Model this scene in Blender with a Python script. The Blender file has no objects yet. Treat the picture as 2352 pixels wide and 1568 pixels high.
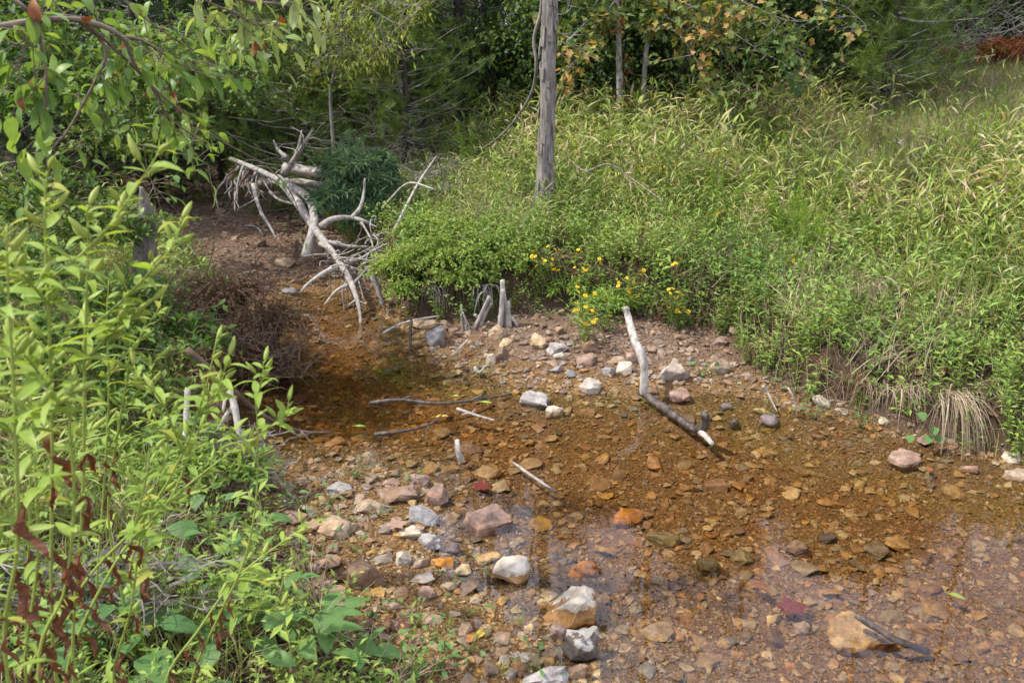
import bpy, bmesh, math, random
import numpy as np
from mathutils import Vector, Matrix, noise as mnoise

R = math.radians
scene = bpy.context.scene
COL = scene.collection

# ------------------------------------------------------------------ camera
CAM_Z, PITCH, LENS = 1.9, R(20.0), 28.0
cam_d = bpy.data.cameras.new("camera")
cam_d.lens = LENS; cam_d.sensor_width = 36.0
cam_d.clip_start = 0.05; cam_d.clip_end = 400.0
cam_d.dof.use_dof = True; cam_d.dof.focus_distance = 5.2; cam_d.dof.aperture_fstop = 7.1
cam = bpy.data.objects.new("camera", cam_d); COL.objects.link(cam)
cam.location = (0, 0, CAM_Z); cam.rotation_euler = (R(90) - PITCH, 0, 0)
scene.camera = cam

# ------------------------------------------------------------------ sky and sun
SUN_EL, SUN_AZ = R(56), R(-98)          # azimuth from +Y towards +X (sun to the left)
world = bpy.data.worlds.new("World"); scene.world = world; world.use_nodes = True
wn = world.node_tree.nodes; wl = world.node_tree.links; wn.clear()
w_out = wn.new("ShaderNodeOutputWorld"); w_bg = wn.new("ShaderNodeBackground")
w_sky = wn.new("ShaderNodeTexSky"); w_sky.sky_type = 'NISHITA'; w_sky.sun_disc = False
w_sky.sun_elevation = SUN_EL; w_sky.sun_rotation = SUN_AZ
w_sky.dust_density = 3.5; w_sky.air_density = 1.0
w_tc = wn.new("ShaderNodeTexCoord")
w_no = wn.new("ShaderNodeTexNoise"); w_no.inputs["Scale"].default_value = 2.2
w_no.inputs["Detail"].default_value = 6; w_no.inputs["Roughness"].default_value = 0.55
w_rp = wn.new("ShaderNodeValToRGB")
w_rp.color_ramp.elements[0].position = 0.34; w_rp.color_ramp.elements[1].position = 0.62
w_mx = wn.new("ShaderNodeMix"); w_mx.data_type = 'RGBA'
wl.new(w_tc.outputs["Generated"], w_no.inputs["Vector"])
wl.new(w_no.outputs["Fac"], w_rp.inputs["Fac"])
wl.new(w_rp.outputs["Color"], w_mx.inputs["Factor"])
wl.new(w_sky.outputs["Color"], w_mx.inputs["A"])
w_mx.inputs["B"].default_value = (18.0, 18.6, 23.0, 1)      # thin bright cloud
wl.new(w_mx.outputs["Result"], w_bg.inputs["Color"])
w_bg.inputs["Strength"].default_value = 0.10
wl.new(w_bg.outputs[0], w_out.inputs[0])

sun_d = bpy.data.lights.new("sun", 'SUN'); sun_d.energy = 5.0; sun_d.angle = R(1.2)
sun_d.color = (1.0, 0.955, 0.88)
sun = bpy.data.objects.new("sun", sun_d); COL.objects.link(sun)
SUN_DIR = Vector((math.sin(SUN_AZ) * math.cos(SUN_EL), math.cos(SUN_AZ) * math.cos(SUN_EL), math.sin(SUN_EL)))
sun.rotation_euler = SUN_DIR.to_track_quat('Z', 'Y').to_euler()
sun.location = SUN_DIR * 30

vs = scene.view_settings
vs.view_transform = 'Standard'; vs.look = 'None'; vs.gamma = 1.0; vs.use_curve_mapping = False; vs.exposure = 0.22
scene.render.engine = 'CYCLES'
cy = scene.cycles
cy.max_bounces = 7; cy.diffuse_bounces = 3; cy.glossy_bounces = 3; cy.transmission_bounces = 4
cy.transparent_max_bounces = 8; cy.volume_bounces = 0
cy.use_denoising = True
try:
    cy.denoiser = 'OPENIMAGEDENOISE'
except Exception:
    pass

# ------------------------------------------------------------------ projection: photograph measures (2352 x 1568) to places
F_PX = LENS / 36.0 * 2352.0
CP, SP = math.cos(PITCH), math.sin(PITCH)
def ray(px, py):
    a, b = (px - 1176.0) / F_PX, (784.0 - py) / F_PX
    return np.array([a, CP + b * SP, -SP + b * CP])
def P(px, py, z=0.0):
    d = ray(px, py); t = (z - CAM_Z) / d[2]
    return np.array([0, 0, CAM_Z]) + d * t
def PY(px, py, Y):
    d = ray(px, py); t = Y / d[1]
    return np.array([0, 0, CAM_Z]) + d * t

# ------------------------------------------------------------------ mesh helpers
class MB:
    """collects triangles; build() links them as one mesh object"""
    def __init__(s): s.V = []; s.F = []; s.M = []; s.n = 0
    def add(s, V, F, mat=0):
        V = np.asarray(V, np.float32).reshape(-1, 3); F = np.asarray(F, np.int32).reshape(-1, 3)
        s.V.append(V); s.F.append(F + s.n); s.n += len(V)
        m = np.full(len(F), mat, np.int32) if np.isscalar(mat) else np.asarray(mat, np.int32)
        s.M.append(m)
    def scatter(s, tmpl, pos, rot, mat_shift=0):
        """tmpl = (V, F, M); pos (N,3); rot (N,3,3) columns = axes, scale included"""
        V, F, M = tmpl
        N = len(pos)
        if N == 0: return
        W = np.einsum('nij,vj->nvi', rot, V) + np.asarray(pos)[:, None, :]
        FF = F[None] + (np.arange(N) * len(V))[:, None, None]
        s.add(W.reshape(-1, 3), FF.reshape(-1, 3), np.tile(M, N) + mat_shift)
    def tmpl(s):
        return (np.concatenate(s.V), np.concatenate(s.F), np.concatenate(s.M))
    def mesh(s, name, mats, smooth=False):
        V = np.concatenate(s.V); F = np.concatenate(s.F); M = np.concatenate(s.M)
        me = bpy.data.meshes.new(name)
        me.vertices.add(len(V)); me.vertices.foreach_set("co", V.astype(np.float32).ravel())
        me.loops.add(F.size); me.loops.foreach_set("vertex_index", F.astype(np.int32).ravel())
        me.polygons.add(len(F))
        me.polygons.foreach_set("loop_start", np.arange(0, F.size, 3, dtype=np.int32))
        me.polygons.foreach_set("loop_total", np.full(len(F), 3, np.int32))
        for m in (mats if isinstance(mats, (list, tuple)) else [mats]): me.materials.append(m)
        me.polygons.foreach_set("material_index", M)
        me.polygons.foreach_set("use_smooth", np.full(len(F), smooth, bool))
        me.update(calc_edges=True); me.validate()
        return me
    def build(s, name, mats, parent=None, smooth=False):
        return link(name, s.mesh(name, mats, smooth), parent)

def link(name, me, parent=None, loc=None):
    o = bpy.data.objects.new(name, me); COL.objects.link(o)
    if parent is not None: o.parent = parent
    if loc is not None: o.location = loc
    return o
def tag(o, label, cat, group=None, kind=None):
    if label: o["label"] = label
    if cat: o["category"] = cat
    if group: o["group"] = group
    if kind: o["kind"] = kind
    return o
def thing(name, label, cat, loc=(0, 0, 0), group=None):
    return tag(link(name, None, None, loc), label, cat, group)
def copy_tree(o, parent=None):
    c = o.copy(); COL.objects.link(c)
    if parent is not None: c.parent = parent
    for ch in list(o.children): copy_tree(ch, c)
    return c

def rotz(a):
    a = np.asarray(a, float); z = np.zeros_like(a); o = np.ones_like(a); c, s = np.cos(a), np.sin(a)
    return np.stack([np.stack([c, -s, z], -1), np.stack([s, c, z], -1), np.stack([z, z, o], -1)], -2)
def rotx(a):
    a = np.asarray(a, float); z = np.zeros_like(a); o = np.ones_like(a); c, s = np.cos(a), np.sin(a)
    return np.stack([np.stack([o, z, z], -1), np.stack([z, c, -s], -1), np.stack([z, s, c], -1)], -2)
def roty(a):
    a = np.asarray(a, float); z = np.zeros_like(a); o = np.ones_like(a); c, s = np.cos(a), np.sin(a)
    return np.stack([np.stack([c, z, s], -1), np.stack([z, o, z], -1), np.stack([-s, z, c], -1)], -2)
def frame(d, up=(0, 0, 1), roll=0.0):
    """columns x, y, z with y along d"""
    d = np.asarray(d, float); d = d / (np.linalg.norm(d) + 1e-9)
    u = np.asarray(up, float)
    if abs(np.dot(d, u)) > 0.97: u = np.array([0.3, 1, 0.1])
    x = np.cross(d, u); x /= np.linalg.norm(x); z = np.cross(x, d)
    c, s = math.cos(roll), math.sin(roll)
    return np.stack([x * c + z * s, d, -x * s + z * c], 1)

def leaf(L, W, n=4, fold=0.25, curl=0.3, peak=0.4, stalk=0.0):
    """leaf blade along +y, folded along its midrib, curling down; 3 verts a row"""
    V = []; y = z = 0.0; a = 0.0
    if stalk: V0 = stalk
    for i in range(n + 1):
        t = i / n
        w = W * 0.5 * (math.sin(math.pi * min(1, (t ** (math.log(0.5) / math.log(peak))))) ** 0.8 if 0 < t < 1 else 0.03)
        V += [(-w, y + stalk, z + w * fold), (0, y + stalk, z), (w, y + stalk, z + w * fold)]
        a = -curl * t * 1.2
        y += L / n * math.cos(a); z += L / n * math.sin(a)
    F = []
    for i in range(n):
        b = i * 3
        F += [(b, b + 1, b + 4), (b, b + 4, b + 3), (b + 1, b + 2, b + 5), (b + 1, b + 5, b + 4)]
    return np.array(V), np.array(F)
def dleaf(L, W, fold=.3, curl=.3):
    """small leaf of two facets folded along the midrib"""
    return np.array([(0, 0, 0), (-W * .5, L * .45, W * .5 * fold), (W * .5, L * .45, W * .5 * fold), (0, L, -L * .3 * curl)]), np.array([(0, 3, 1), (0, 2, 3)])
def strip(pts, widths, side):
    """flat blade through pts"""
    pts = np.asarray(pts, float); side = np.asarray(side, float)
    V = []; F = []
    for p, w in zip(pts, widths): V += [p - side * w * .5, p + side * w * .5]
    for i in range(len(pts) - 1):
        b = 2 * i; F += [(b, b + 1, b + 3), (b, b + 3, b + 2)]
    return np.array(V), np.array(F)
def tube(pts, rad, sides=6, seed=0, rough=0.0, cap=True):
    pts = np.asarray(pts, float); n = len(pts)
    rad = np.full(n, rad) if np.isscalar(rad) else np.asarray(rad, float)
    T = np.gradient(pts, axis=0); T /= (np.linalg.norm(T, axis=1)[:, None] + 1e-9)
    u = np.array([0, 0, 1.0]) if abs(T[0][2]) < .9 else np.array([1.0, 0, 0])
    rng = np.random.RandomState(seed)
    V = []; F = []
    ang = np.arange(sides) / sides * 2 * math.pi
    lob = 1 + rough * rng.uniform(-1, 1, sides)
    for i in range(n):
        u = u - T[i] * np.dot(u, T[i]); u /= np.linalg.norm(u) + 1e-9
        v = np.cross(T[i], u)
        lob = lob * .8 + .2 + .2 * rough * rng.uniform(-1, 1, sides) * 2
        V.append(pts[i] + (np.cos(ang)[:, None] * u + np.sin(ang)[:, None] * v) * (rad[i] * lob)[:, None])
    V = np.concatenate(V)
    for i in range(n - 1):
        for k in range(sides):
            a = i * sides + k; b = i * sides + (k + 1) % sides
            F += [(a, b, b + sides), (a, b + sides, a + sides)]
    if cap:
        V = np.concatenate([V, pts[:1], pts[-1:]]); m = n * sides
        for k in range(sides):
            F.append((m, (k + 1) % sides, k)); F.append((m + 1, (n - 1) * sides + k, (n - 1) * sides + (k + 1) % sides))
    return V, np.array(F)
def spline(pts, n):
    """Catmull-Rom through pts, n samples"""
    p = np.asarray(pts, float)
    if len(p) == 2: return p[0] + (p[1] - p[0]) * np.linspace(0, 1, n)[:, None]
    q = np.vstack([2 * p[0] - p[1], p, 2 * p[-1] - p[-2]])
    t = np.linspace(0, len(p) - 1 - 1e-6, n); i = t.astype(int); u = (t - i)[:, None]
    a, b, c, d = q[i], q[i + 1], q[i + 2], q[i + 3]
    return .5 * (2 * b + (c - a) * u + (2 * a - 5 * b + 4 * c - d) * u ** 2 + (3 * b - a - 3 * c + d) * u ** 3)
def wander(p0, p1, n, amp, rng, sag=0.0):
    t = np.linspace(0, 1, n)[:, None]
    p = np.asarray(p0) + (np.asarray(p1) - np.asarray(p0)) * t
    k = rng.normal(0, 1, (n, 3)).cumsum(0); k -= k[0] + (k[-1] - k[0]) * t
    L = np.linalg.norm(np.asarray(p1) - np.asarray(p0))
    p = p + k * amp * L / math.sqrt(n); p[:, 2] += sag * L * 4 * (t * (1 - t))[:, 0]
    return p

# ------------------------------------------------------------------ materials
def new_mat(name):
    m = bpy.data.materials.new(name); m.use_nodes = True
    nt = m.node_tree; nt.nodes.clear()
    out = nt.nodes.new("ShaderNodeOutputMaterial")
    return m, nt.nodes, nt.links, out
def ramp(nodes, cols, interp='LINEAR'):
    r = nodes.new("ShaderNodeValToRGB"); r.color_ramp.interpolation = interp
    el = r.color_ramp.elements
    while len(el) < len(cols): el.new(0.5)
    for i, c in enumerate(cols):
        el[i].position = i / (len(cols) - (0 if interp == 'CONSTANT' else 1)) if len(cols) > 1 else 0
        el[i].color = (*c, 1)
    return r
def leaf_mat(name, cols, trans=0.35, rough=0.55, spec=0.3, patch=1.5, tint=(1.25, 1.12, 0.6), grey=False):
    """leaves: colour varies leaf by leaf and patch by patch; light passes through"""
    m, N, L, out = new_mat(name)
    g = N.new("ShaderNodeNewGeometry"); oi = N.new("ShaderNodeObjectInfo")
    add = N.new("ShaderNodeMath"); add.operation = 'MULTIPLY_ADD'; add.inputs[1].default_value = 0.75
    no = N.new("ShaderNodeTexNoise"); no.inputs["Scale"].default_value = patch; no.inputs["Detail"].default_value = 2
    L.new(g.outputs["Position"], no.inputs["Vector"])
    sc = N.new("ShaderNodeMath"); sc.operation = 'MULTIPLY_ADD'; sc.inputs[1].default_value = 1.5; sc.inputs[2].default_value = -0.62
    L.new(no.outputs["Fac"], sc.inputs[0])
    L.new(g.outputs["Random Per Island"], add.inputs[0]); L.new(sc.outputs[0], add.inputs[2])
    add.use_clamp = True
    if grey: cols = [(c_[0] * 1.38, c_[1] * 1.27, c_[2] * 1.25) for c_ in cols]
    r = ramp(N, cols); L.new(add.outputs[0], r.inputs["Fac"])
    # veins and blotches
    n2 = N.new("ShaderNodeTexNoise"); n2.inputs["Scale"].default_value = 60; n2.inputs["Detail"].default_value = 3
    L.new(g.outputs["Position"], n2.inputs["Vector"])
    hv = N.new("ShaderNodeHueSaturation")
    mv = N.new("ShaderNodeMapRange"); mv.inputs["To Min"].default_value = 0.72; mv.inputs["To Max"].default_value = 1.28
    L.new(n2.outputs["Fac"], mv.inputs["Value"]); L.new(mv.outputs[0], hv.inputs["Value"])
    L.new(r.outputs["Color"], hv.inputs["Color"])
    b = N.new("ShaderNodeBsdfPrincipled"); b.inputs["Roughness"].default_value = rough
    b.inputs["Specular IOR Level"].default_value = spec
    L.new(hv.outputs["Color"], b.inputs["Base Color"])
    t = N.new("ShaderNodeBsdfTranslucent")
    mul = N.new("ShaderNodeMix"); mul.data_type = 'RGBA'; mul.blend_type = 'MULTIPLY'; mul.inputs["Factor"].default_value = 1
    mul.inputs["B"].default_value = (*tint, 1); L.new(hv.outputs["Color"], mul.inputs["A"])
    L.new(mul.outputs["Result"], t.inputs["Color"])
    mx = N.new("ShaderNodeMixShader"); mx.inputs[0].default_value = trans
    L.new(b.outputs[0], mx.inputs[1]); L.new(t.outputs[0], mx.inputs[2]); L.new(mx.outputs[0], out.inputs[0])
    return m
def wood_mat(name, cols, scale=8, stretch=(1, 1, .12), bump=0.4, rough=0.85):
    m, N, L, out = new_mat(name)
    tc = N.new("ShaderNodeTexCoord"); mp = N.new("ShaderNodeMapping"); mp.inputs["Scale"].default_value = stretch
    L.new(tc.outputs["Object"], mp.inputs["Vector"])
    no = N.new("ShaderNodeTexNoise"); no.inputs["Scale"].default_value = scale; no.inputs["Detail"].default_value = 8
    no.inputs["Roughness"].default_value = 0.65; L.new(mp.outputs[0], no.inputs["Vector"])
    mr = N.new("ShaderNodeMapRange"); mr.inputs["From Min"].default_value = .3; mr.inputs["From Max"].default_value = .7
    L.new(no.outputs["Fac"], mr.inputs["Value"])
    r = ramp(N, cols); L.new(mr.outputs[0], r.inputs["Fac"])
    b = N.new("ShaderNodeBsdfPrincipled"); b.inputs["Roughness"].default_value = rough
    b.inputs["Specular IOR Level"].default_value = .25
    L.new(r.outputs["Color"], b.inputs["Base Color"])
    bp = N.new("ShaderNodeBump"); bp.inputs["Strength"].default_value = bump; bp.inputs["Distance"].default_value = .02
    L.new(no.outputs["Fac"], bp.inputs["Height"]); L.new(bp.outputs[0], b.inputs["Normal"])
    L.new(b.outputs[0], out.inputs[0])
    return m
def stone_mat(name, cols, rough=0.85, spec=0.3, source='object', fleck=28, vary=.5, patch=None):
    """stone: colour by stone (object or island), mottled; patch = pale broken crust"""
    m, N, L, out = new_mat(name)
    g = N.new("ShaderNodeNewGeometry"); oi = N.new("ShaderNodeObjectInfo"); tc = N.new("ShaderNodeTexCoord")
    src = oi.outputs["Random"] if source == 'object' else g.outputs["Random Per Island"]
    r = ramp(N, cols); L.new(src, r.inputs["Fac"])
    n1 = N.new("ShaderNodeTexNoise"); n1.inputs["Scale"].default_value = fleck; n1.inputs["Detail"].default_value = 7
    n1.inputs["Roughness"].default_value = .7
    L.new(g.outputs["Position"], n1.inputs["Vector"])
    mv = N.new("ShaderNodeMapRange"); mv.inputs["From Min"].default_value = .3; mv.inputs["From Max"].default_value = .7
    mv.inputs["To Min"].default_value = 1 - vary; mv.inputs["To Max"].default_value = 1 + vary
    L.new(n1.outputs["Fac"], mv.inputs["Value"])
    n0 = N.new("ShaderNodeTexNoise"); n0.inputs["Scale"].default_value = 9; n0.inputs["Detail"].default_value = 4
    L.new(g.outputs["Position"], n0.inputs["Vector"])
    hs = N.new("ShaderNodeHueSaturation"); L.new(r.outputs["Color"], hs.inputs["Color"]); L.new(mv.outputs[0], hs.inputs["Value"])
    ms = N.new("ShaderNodeMapRange"); ms.inputs["To Min"].default_value = .55; ms.inputs["To Max"].default_value = 1.5
    L.new(n0.outputs["Fac"], ms.inputs["Value"]); L.new(ms.outputs[0], hs.inputs["Saturation"])
    colour = hs.outputs["Color"]
    if patch:
        pr = N.new("ShaderNodeMapRange"); pr.inputs["From Min"].default_value = patch[1]; pr.inputs["From Max"].default_value = patch[1] + .02
        pn = N.new("ShaderNodeTexNoise"); pn.inputs["Scale"].default_value = 3.0; pn.inputs["Detail"].default_value = 7; pn.inputs["Roughness"].default_value = .6
        L.new(tc.outputs["Generated"], pn.inputs["Vector"])
        sep = N.new("ShaderNodeSeparateXYZ"); L.new(tc.outputs["Generated"], sep.inputs[0])
        ad = N.new("ShaderNodeMath"); ad.operation = 'MULTIPLY_ADD'; ad.inputs[1].default_value = .75
        L.new(sep.outputs["Z"], ad.inputs[0]); L.new(pn.outputs["Fac"], ad.inputs[2]); L.new(ad.outputs[0], pr.inputs["Value"])
        mx = N.new("ShaderNodeMix"); mx.data_type = 'RGBA'; L.new(pr.outputs[0], mx.inputs["Factor"])
        L.new(colour, mx.inputs["A"])
        pc = N.new("ShaderNodeMix"); pc.data_type = 'RGBA'; L.new(n1.outputs["Fac"], pc.inputs["Factor"])
        pc.inputs["A"].default_value = (*[c * .7 for c in patch[0]], 1); pc.inputs["B"].default_value = (*patch[0], 1)
        L.new(pc.outputs["Result"], mx.inputs["B"]); colour = mx.outputs["Result"]
    st = N.new("ShaderNodeTexNoise"); st.inputs["Scale"].default_value = 16; st.inputs["Detail"].default_value = 6; st.inputs["Roughness"].default_value = .7
    L.new(g.outputs["Position"], st.inputs["Vector"])
    sr_ = N.new("ShaderNodeMapRange"); sr_.inputs["From Min"].default_value = .38; sr_.inputs["From Max"].default_value = .62; sr_.inputs["To Min"].default_value = .55; sr_.inputs["To Max"].default_value = 0
    L.new(st.outputs["Fac"], sr_.inputs["Value"])
    sm_ = N.new("ShaderNodeMix"); sm_.data_type = 'RGBA'; sm_.blend_type = 'MULTIPLY'; L.new(sr_.outputs[0], sm_.inputs["Factor"]); L.new(colour, sm_.inputs["A"]); sm_.inputs["B"].default_value = (.50, .36, .24, 1); colour = sm_.outputs["Result"]
    b = N.new("ShaderNodeBsdfPrincipled"); b.inputs["Roughness"].default_value = rough; b.inputs["Specular IOR Level"].default_value = spec
    L.new(colour, b.inputs["Base Color"])
    bp = N.new("ShaderNodeBump"); bp.inputs["Strength"].default_value = .6; bp.inputs["Distance"].default_value = .008
    L.new(n1.outputs["Fac"], bp.inputs["Height"]); L.new(bp.outputs[0], b.inputs["Normal"])
    L.new(b.outputs[0], out.inputs[0])
    return m

# ================================================================== GROUND
def vnoise(x, y, seed=0):
    xi = np.floor(x).astype(np.int64); yi = np.floor(y).astype(np.int64); fx = x - xi; fy = y - yi
    fx = fx * fx * (3 - 2 * fx); fy = fy * fy * (3 - 2 * fy)
    def h(a, b):
        n = (a * 374761393 + b * 668265263 + seed * 144665) & 0xffffffff
        n = ((n ^ (n >> 13)) * 1274126177) & 0xffffffff
        return ((n ^ (n >> 16)) & 0xffff) / 65535.0
    return (h(xi, yi) * (1 - fx) + h(xi + 1, yi) * fx) * (1 - fy) + (h(xi, yi + 1) * (1 - fx) + h(xi + 1, yi + 1) * fx) * fy
def fbm(x, y, seed=0, oct=4):
    s = 0; a = .5
    for o in range(oct): s = s + a * (vnoise(x * 2 ** o, y * 2 ** o, seed + o) - .5); a *= .5
    return s
def sstep(a, b, x):
    t = np.clip((x - a) / (b - a), 0, 1); return t * t * (3 - 2 * t)
def dist_line(x, y, pl, closed=False):
    d = np.full(x.shape, 1e9)
    n = len(pl)
    for i in range(n if closed else n - 1):
        a, b = pl[i], pl[(i + 1) % n]; e = b - a
        t = np.clip(((x - a[0]) * e[0] + (y - a[1]) * e[1]) / (e @ e + 1e-12), 0, 1)
        d = np.minimum(d, np.hypot(x - a[0] - t * e[0], y - a[1] - t * e[1]))
    return d
def inside(x, y, pl):
    c = np.zeros(x.shape, bool); n = len(pl)
    for i in range(n):
        (x1, y1), (x2, y2) = pl[i], pl[(i + 1) % n]
        k = ((y1 > y) != (y2 > y)) & (x < (x2 - x1) * (y - y1) / (y2 - y1 + 1e-12) + x1)
        c ^= k
    return c
def px2(l, z=0.0): return [P(a, b, z)[:2] for a, b in l]

WATER = px2([(640, 690), (700, 668), (780, 672), (840, 700), (900, 735), (950, 775), (1000, 820), (1090, 855), (1200, 890), (1330, 905), (1450, 915),
             (1540, 918), (1640, 905), (1740, 915), (1820, 945), (1900, 965), (2000, 985), (2080, 1008), (2200, 1040), (2352, 1085)]) \
    + [np.array(p) for p in ((3.2, 3.05), (9, 2.2), (9, -3), (1.2, -3), (.55, .6))] \
    + px2([(1370, 1568), (1290, 1530), (1200, 1450), (1150, 1385), (1080, 1345), (1020, 1300), (1000, 1240), (1010, 1180), (985, 1120), (900, 1085),
           (800, 1075), (720, 1060), (600, 1050), (520, 1020), (520, 930), (560, 840), (600, 760)])
FAR_TOE = [np.array(p) for p in ((9, 2.5), (3.2, 3.25))] + px2([(2352, 1050), (2200, 1015), (2080, 985), (1950, 945), (1830, 910), (1740, 850), (1650, 780), (1520, 752), (1400, 740),
             (1300, 735), (1180, 742), (1060, 738), (960, 728), (900, 690), (860, 640), (820, 590), (770, 540), (730, 490), (690, 450), (620, 415), (520, 392)], .04)
LEFT_TOE = px2([(250, 392), (300, 440), (370, 530), (470, 620), (540, 690), (500, 800), (470, 900), (440, 1000), (500, 1080), (580, 1130), (640, 1200),
             (700, 1290), (780, 1390), (860, 1470), (930, 1568)], .04) + [np.array(p) for p in ((.2, .8), (.6, -3))]
CHANNEL = FAR_TOE + LEFT_TOE + [np.array((9, -3))]
WATER, FAR_TOE, LEFT_TOE, CHANNEL = [np.array(q) for q in (WATER, FAR_TOE, LEFT_TOE, CHANNEL)]

def sd(x, y, pl):
    d = dist_line(x, y, pl, True); return np.where(inside(x, y, pl), -d, d)
def ground_raw(x, y):
    wob = .10 * fbm(x * 3, y * 3, 5)
    dw = sd(x, y, WATER) + wob; dc = sd(x, y, CHANNEL) + wob
    df = dist_line(x, y, FAR_TOE); dl = dist_line(x, y, LEFT_TOE)
    wf = 1 / (1 + np.exp(-np.clip((dl - df) * 3, -30, 30)))
    pool = np.exp(-((x + 1.15) ** 2 / .9 + (y - 4.5) ** 2 / 1.2))
    depth = .012 + (.07 + .10 * pool) * sstep(0, .7, -dw) + .03 * fbm(x * 2, y * 2, 9)
    bar = np.clip(dw, 0, 9) * (.05 + .05 * sstep(3.2, 4.5, y)) + .005
    bar = np.minimum(bar, .10 + .01 * np.clip(y - 6, 0, 20))
    z = np.where(dw < 0, -np.maximum(depth, .006), bar)
    d = np.clip(dc, 0, None)
    stepf = (.30 - .12 * sstep(1.2, 2.4, x)) * sstep(0, .17, d)
    hf = stepf + .17 * np.minimum(d, 7) + .04 * np.clip(d - 7, 0, 60)
    hl = (.10 + .20 * sstep(3.5, 6.5, y)) * sstep(0, .45, d) + .09 * np.minimum(d, 6)
    z = z + wf * hf + (1 - wf) * hl
    z = z + .05 * fbm(x * 1.3, y * 1.3, 2) * sstep(0, .5, d) * 1.6 + .018 * fbm(x * 9, y * 9, 3)
    return z, dw, dc, wf
def axis(a0, a1, step, lo, hi):
    c = list(np.arange(a0, a1, step)); s = step
    u = a1
    r = []
    while u < hi: r.append(u); s *= 1.07; u += s
    s = step; u = a0; l = []
    while u > lo: s *= 1.07; u -= s; l.append(u)
    return np.array(l[::-1] + c + r + [hi * 1.02])
GX = axis(-2.6, 3.6, .036, -110, 110); GY = axis(1.4, 7.4, .036, -60, 150)
XX, YY = np.meshgrid(GX, GY)
ZZ, DW, DC, WF = ground_raw(XX, YY)
def bil(A, x, y):
    x = np.asarray(x, float); y = np.asarray(y, float)
    i = np.clip(np.searchsorted(GX, x) - 1, 0, len(GX) - 2); j = np.clip(np.searchsorted(GY, y) - 1, 0, len(GY) - 2)
    u = np.clip((x - GX[i]) / (GX[i + 1] - GX[i]), 0, 1); v = np.clip((y - GY[j]) / (GY[j + 1] - GY[j]), 0, 1)
    return (A[j, i] * (1 - u) + A[j, i + 1] * u) * (1 - v) + (A[j + 1, i] * (1 - u) + A[j + 1, i + 1] * u) * v
def H(x, y): return bil(ZZ, x, y)
def PG(px, py):
    """where the line of sight meets the ground"""
    d = ray(px, py); t = np.linspace(.8, 40, 4000)
    q = np.array([0, 0, CAM_Z])[None] + d[None] * t[:, None]
    k = np.argmax(q[:, 2] < H(q[:, 0], q[:, 1]))
    if k == 0: return PY(px, py, 20)
    return q[k]
def at(x, y, dz=0.0): return np.array([x, y, float(H(x, y)) + dz])

nx, ny = len(GX), len(GY)
idx = np.arange(nx * ny).reshape(ny, nx)
q = np.stack([idx[:-1, :-1], idx[:-1, 1:], idx[1:, 1:], idx[1:, :-1]], -1).reshape(-1, 4)
gmb = MB(); gmb.add(np.stack([XX, YY, ZZ], -1).reshape(-1, 3), np.concatenate([q[:, [0, 1, 2]], q[:, [0, 2, 3]]]))

m, N, L, out = new_mat("earth_and_gravel")
at1 = N.new("ShaderNodeAttribute"); at1.attribute_name = "bank"
at2 = N.new("ShaderNodeAttribute"); at2.attribute_name = "level"
g = N.new("ShaderNodeNewGeometry")
def tn(scale, detail=6, rough=.6):
    n = N.new("ShaderNodeTexNoise"); n.inputs["Scale"].default_value = scale; n.inputs["Detail"].default_value = detail
    n.inputs["Roughness"].default_value = rough; L.new(g.outputs["Position"], n.inputs["Vector"]); return n
def mixc(f, a, b):
    x = N.new("ShaderNodeMix"); x.data_type = 'RGBA'; L.new(f, x.inputs["Factor"]); L.new(a, x.inputs["A"]); L.new(b, x.inputs["B"]); return x.outputs["Result"]
nf = tn(45, 8, .75); nc = tn(3.5, 5)
vo = N.new("ShaderNodeTexVoronoi"); vo.inputs["Scale"].default_value = 95; L.new(g.outputs["Position"], vo.inputs["Vector"])
sepv = N.new("ShaderNodeSeparateColor"); L.new(vo.outputs["Color"], sepv.inputs[0])
dry = ramp(N, [(.09, .052, .03), (.19, .12, .075), (.14, .09, .06), (.27, .20, .14)]); L.new(sepv.outputs[0], dry.inputs["Fac"])
wet = ramp(N, [(.07, .035, .014), (.19, .11, .04), (.14, .075, .03), (.29, .19, .08)]); L.new(sepv.outputs[0], wet.inputs["Fac"])
soil = ramp(N, [(.022, .015, .009), (.06, .040, .024), (.12, .082, .05)]); L.new(nf.outputs["Fac"], soil.inputs["Fac"])
lr = N.new("ShaderNodeMapRange"); lr.inputs["From Min"].default_value = .002; lr.inputs["From Max"].default_value = .04
ad = N.new("ShaderNodeMath"); ad.operation = 'MULTIPLY_ADD'; ad.inputs[1].default_value = .05; L.new(nc.outputs["Fac"], ad.inputs[0])
ad2 = N.new("ShaderNodeMath"); ad2.operation = 'SUBTRACT'; ad2.inputs[1].default_value = .045
L.new(at2.outputs["Fac"], ad.inputs[2]); L.new(ad.outputs[0], ad2.inputs[0]); L.new(ad2.outputs[0], lr.inputs["Value"])
c = mixc(lr.outputs[0], wet.outputs[0], dry.outputs[0])
c = mixc(at1.outputs["Fac"], c, soil.outputs[0])
b = N.new("ShaderNodeBsdfPrincipled"); b.inputs["Roughness"].default_value = .9; b.inputs["Specular IOR Level"].default_value = .15
L.new(c, b.inputs["Base Color"])
hm = N.new("ShaderNodeMath"); hm.operation = 'ADD'; L.new(vo.outputs["Distance"], hm.inputs[0]); L.new(nf.outputs["Fac"], hm.inputs[1])
bp = N.new("ShaderNodeBump"); bp.inputs["Strength"].default_value = .9; bp.inputs["Distance"].default_value = .012
L.new(hm.outputs[0], bp.inputs["Height"]); L.new(bp.outputs[0], b.inputs["Normal"]); L.new(b.outputs[0], out.inputs[0])
M_GROUND = m
ground = gmb.build("ground", M_GROUND, smooth=True)
tag(ground, "brown gravel and earth of the creek bed and its sloping banks", "ground", kind="structure")
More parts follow.
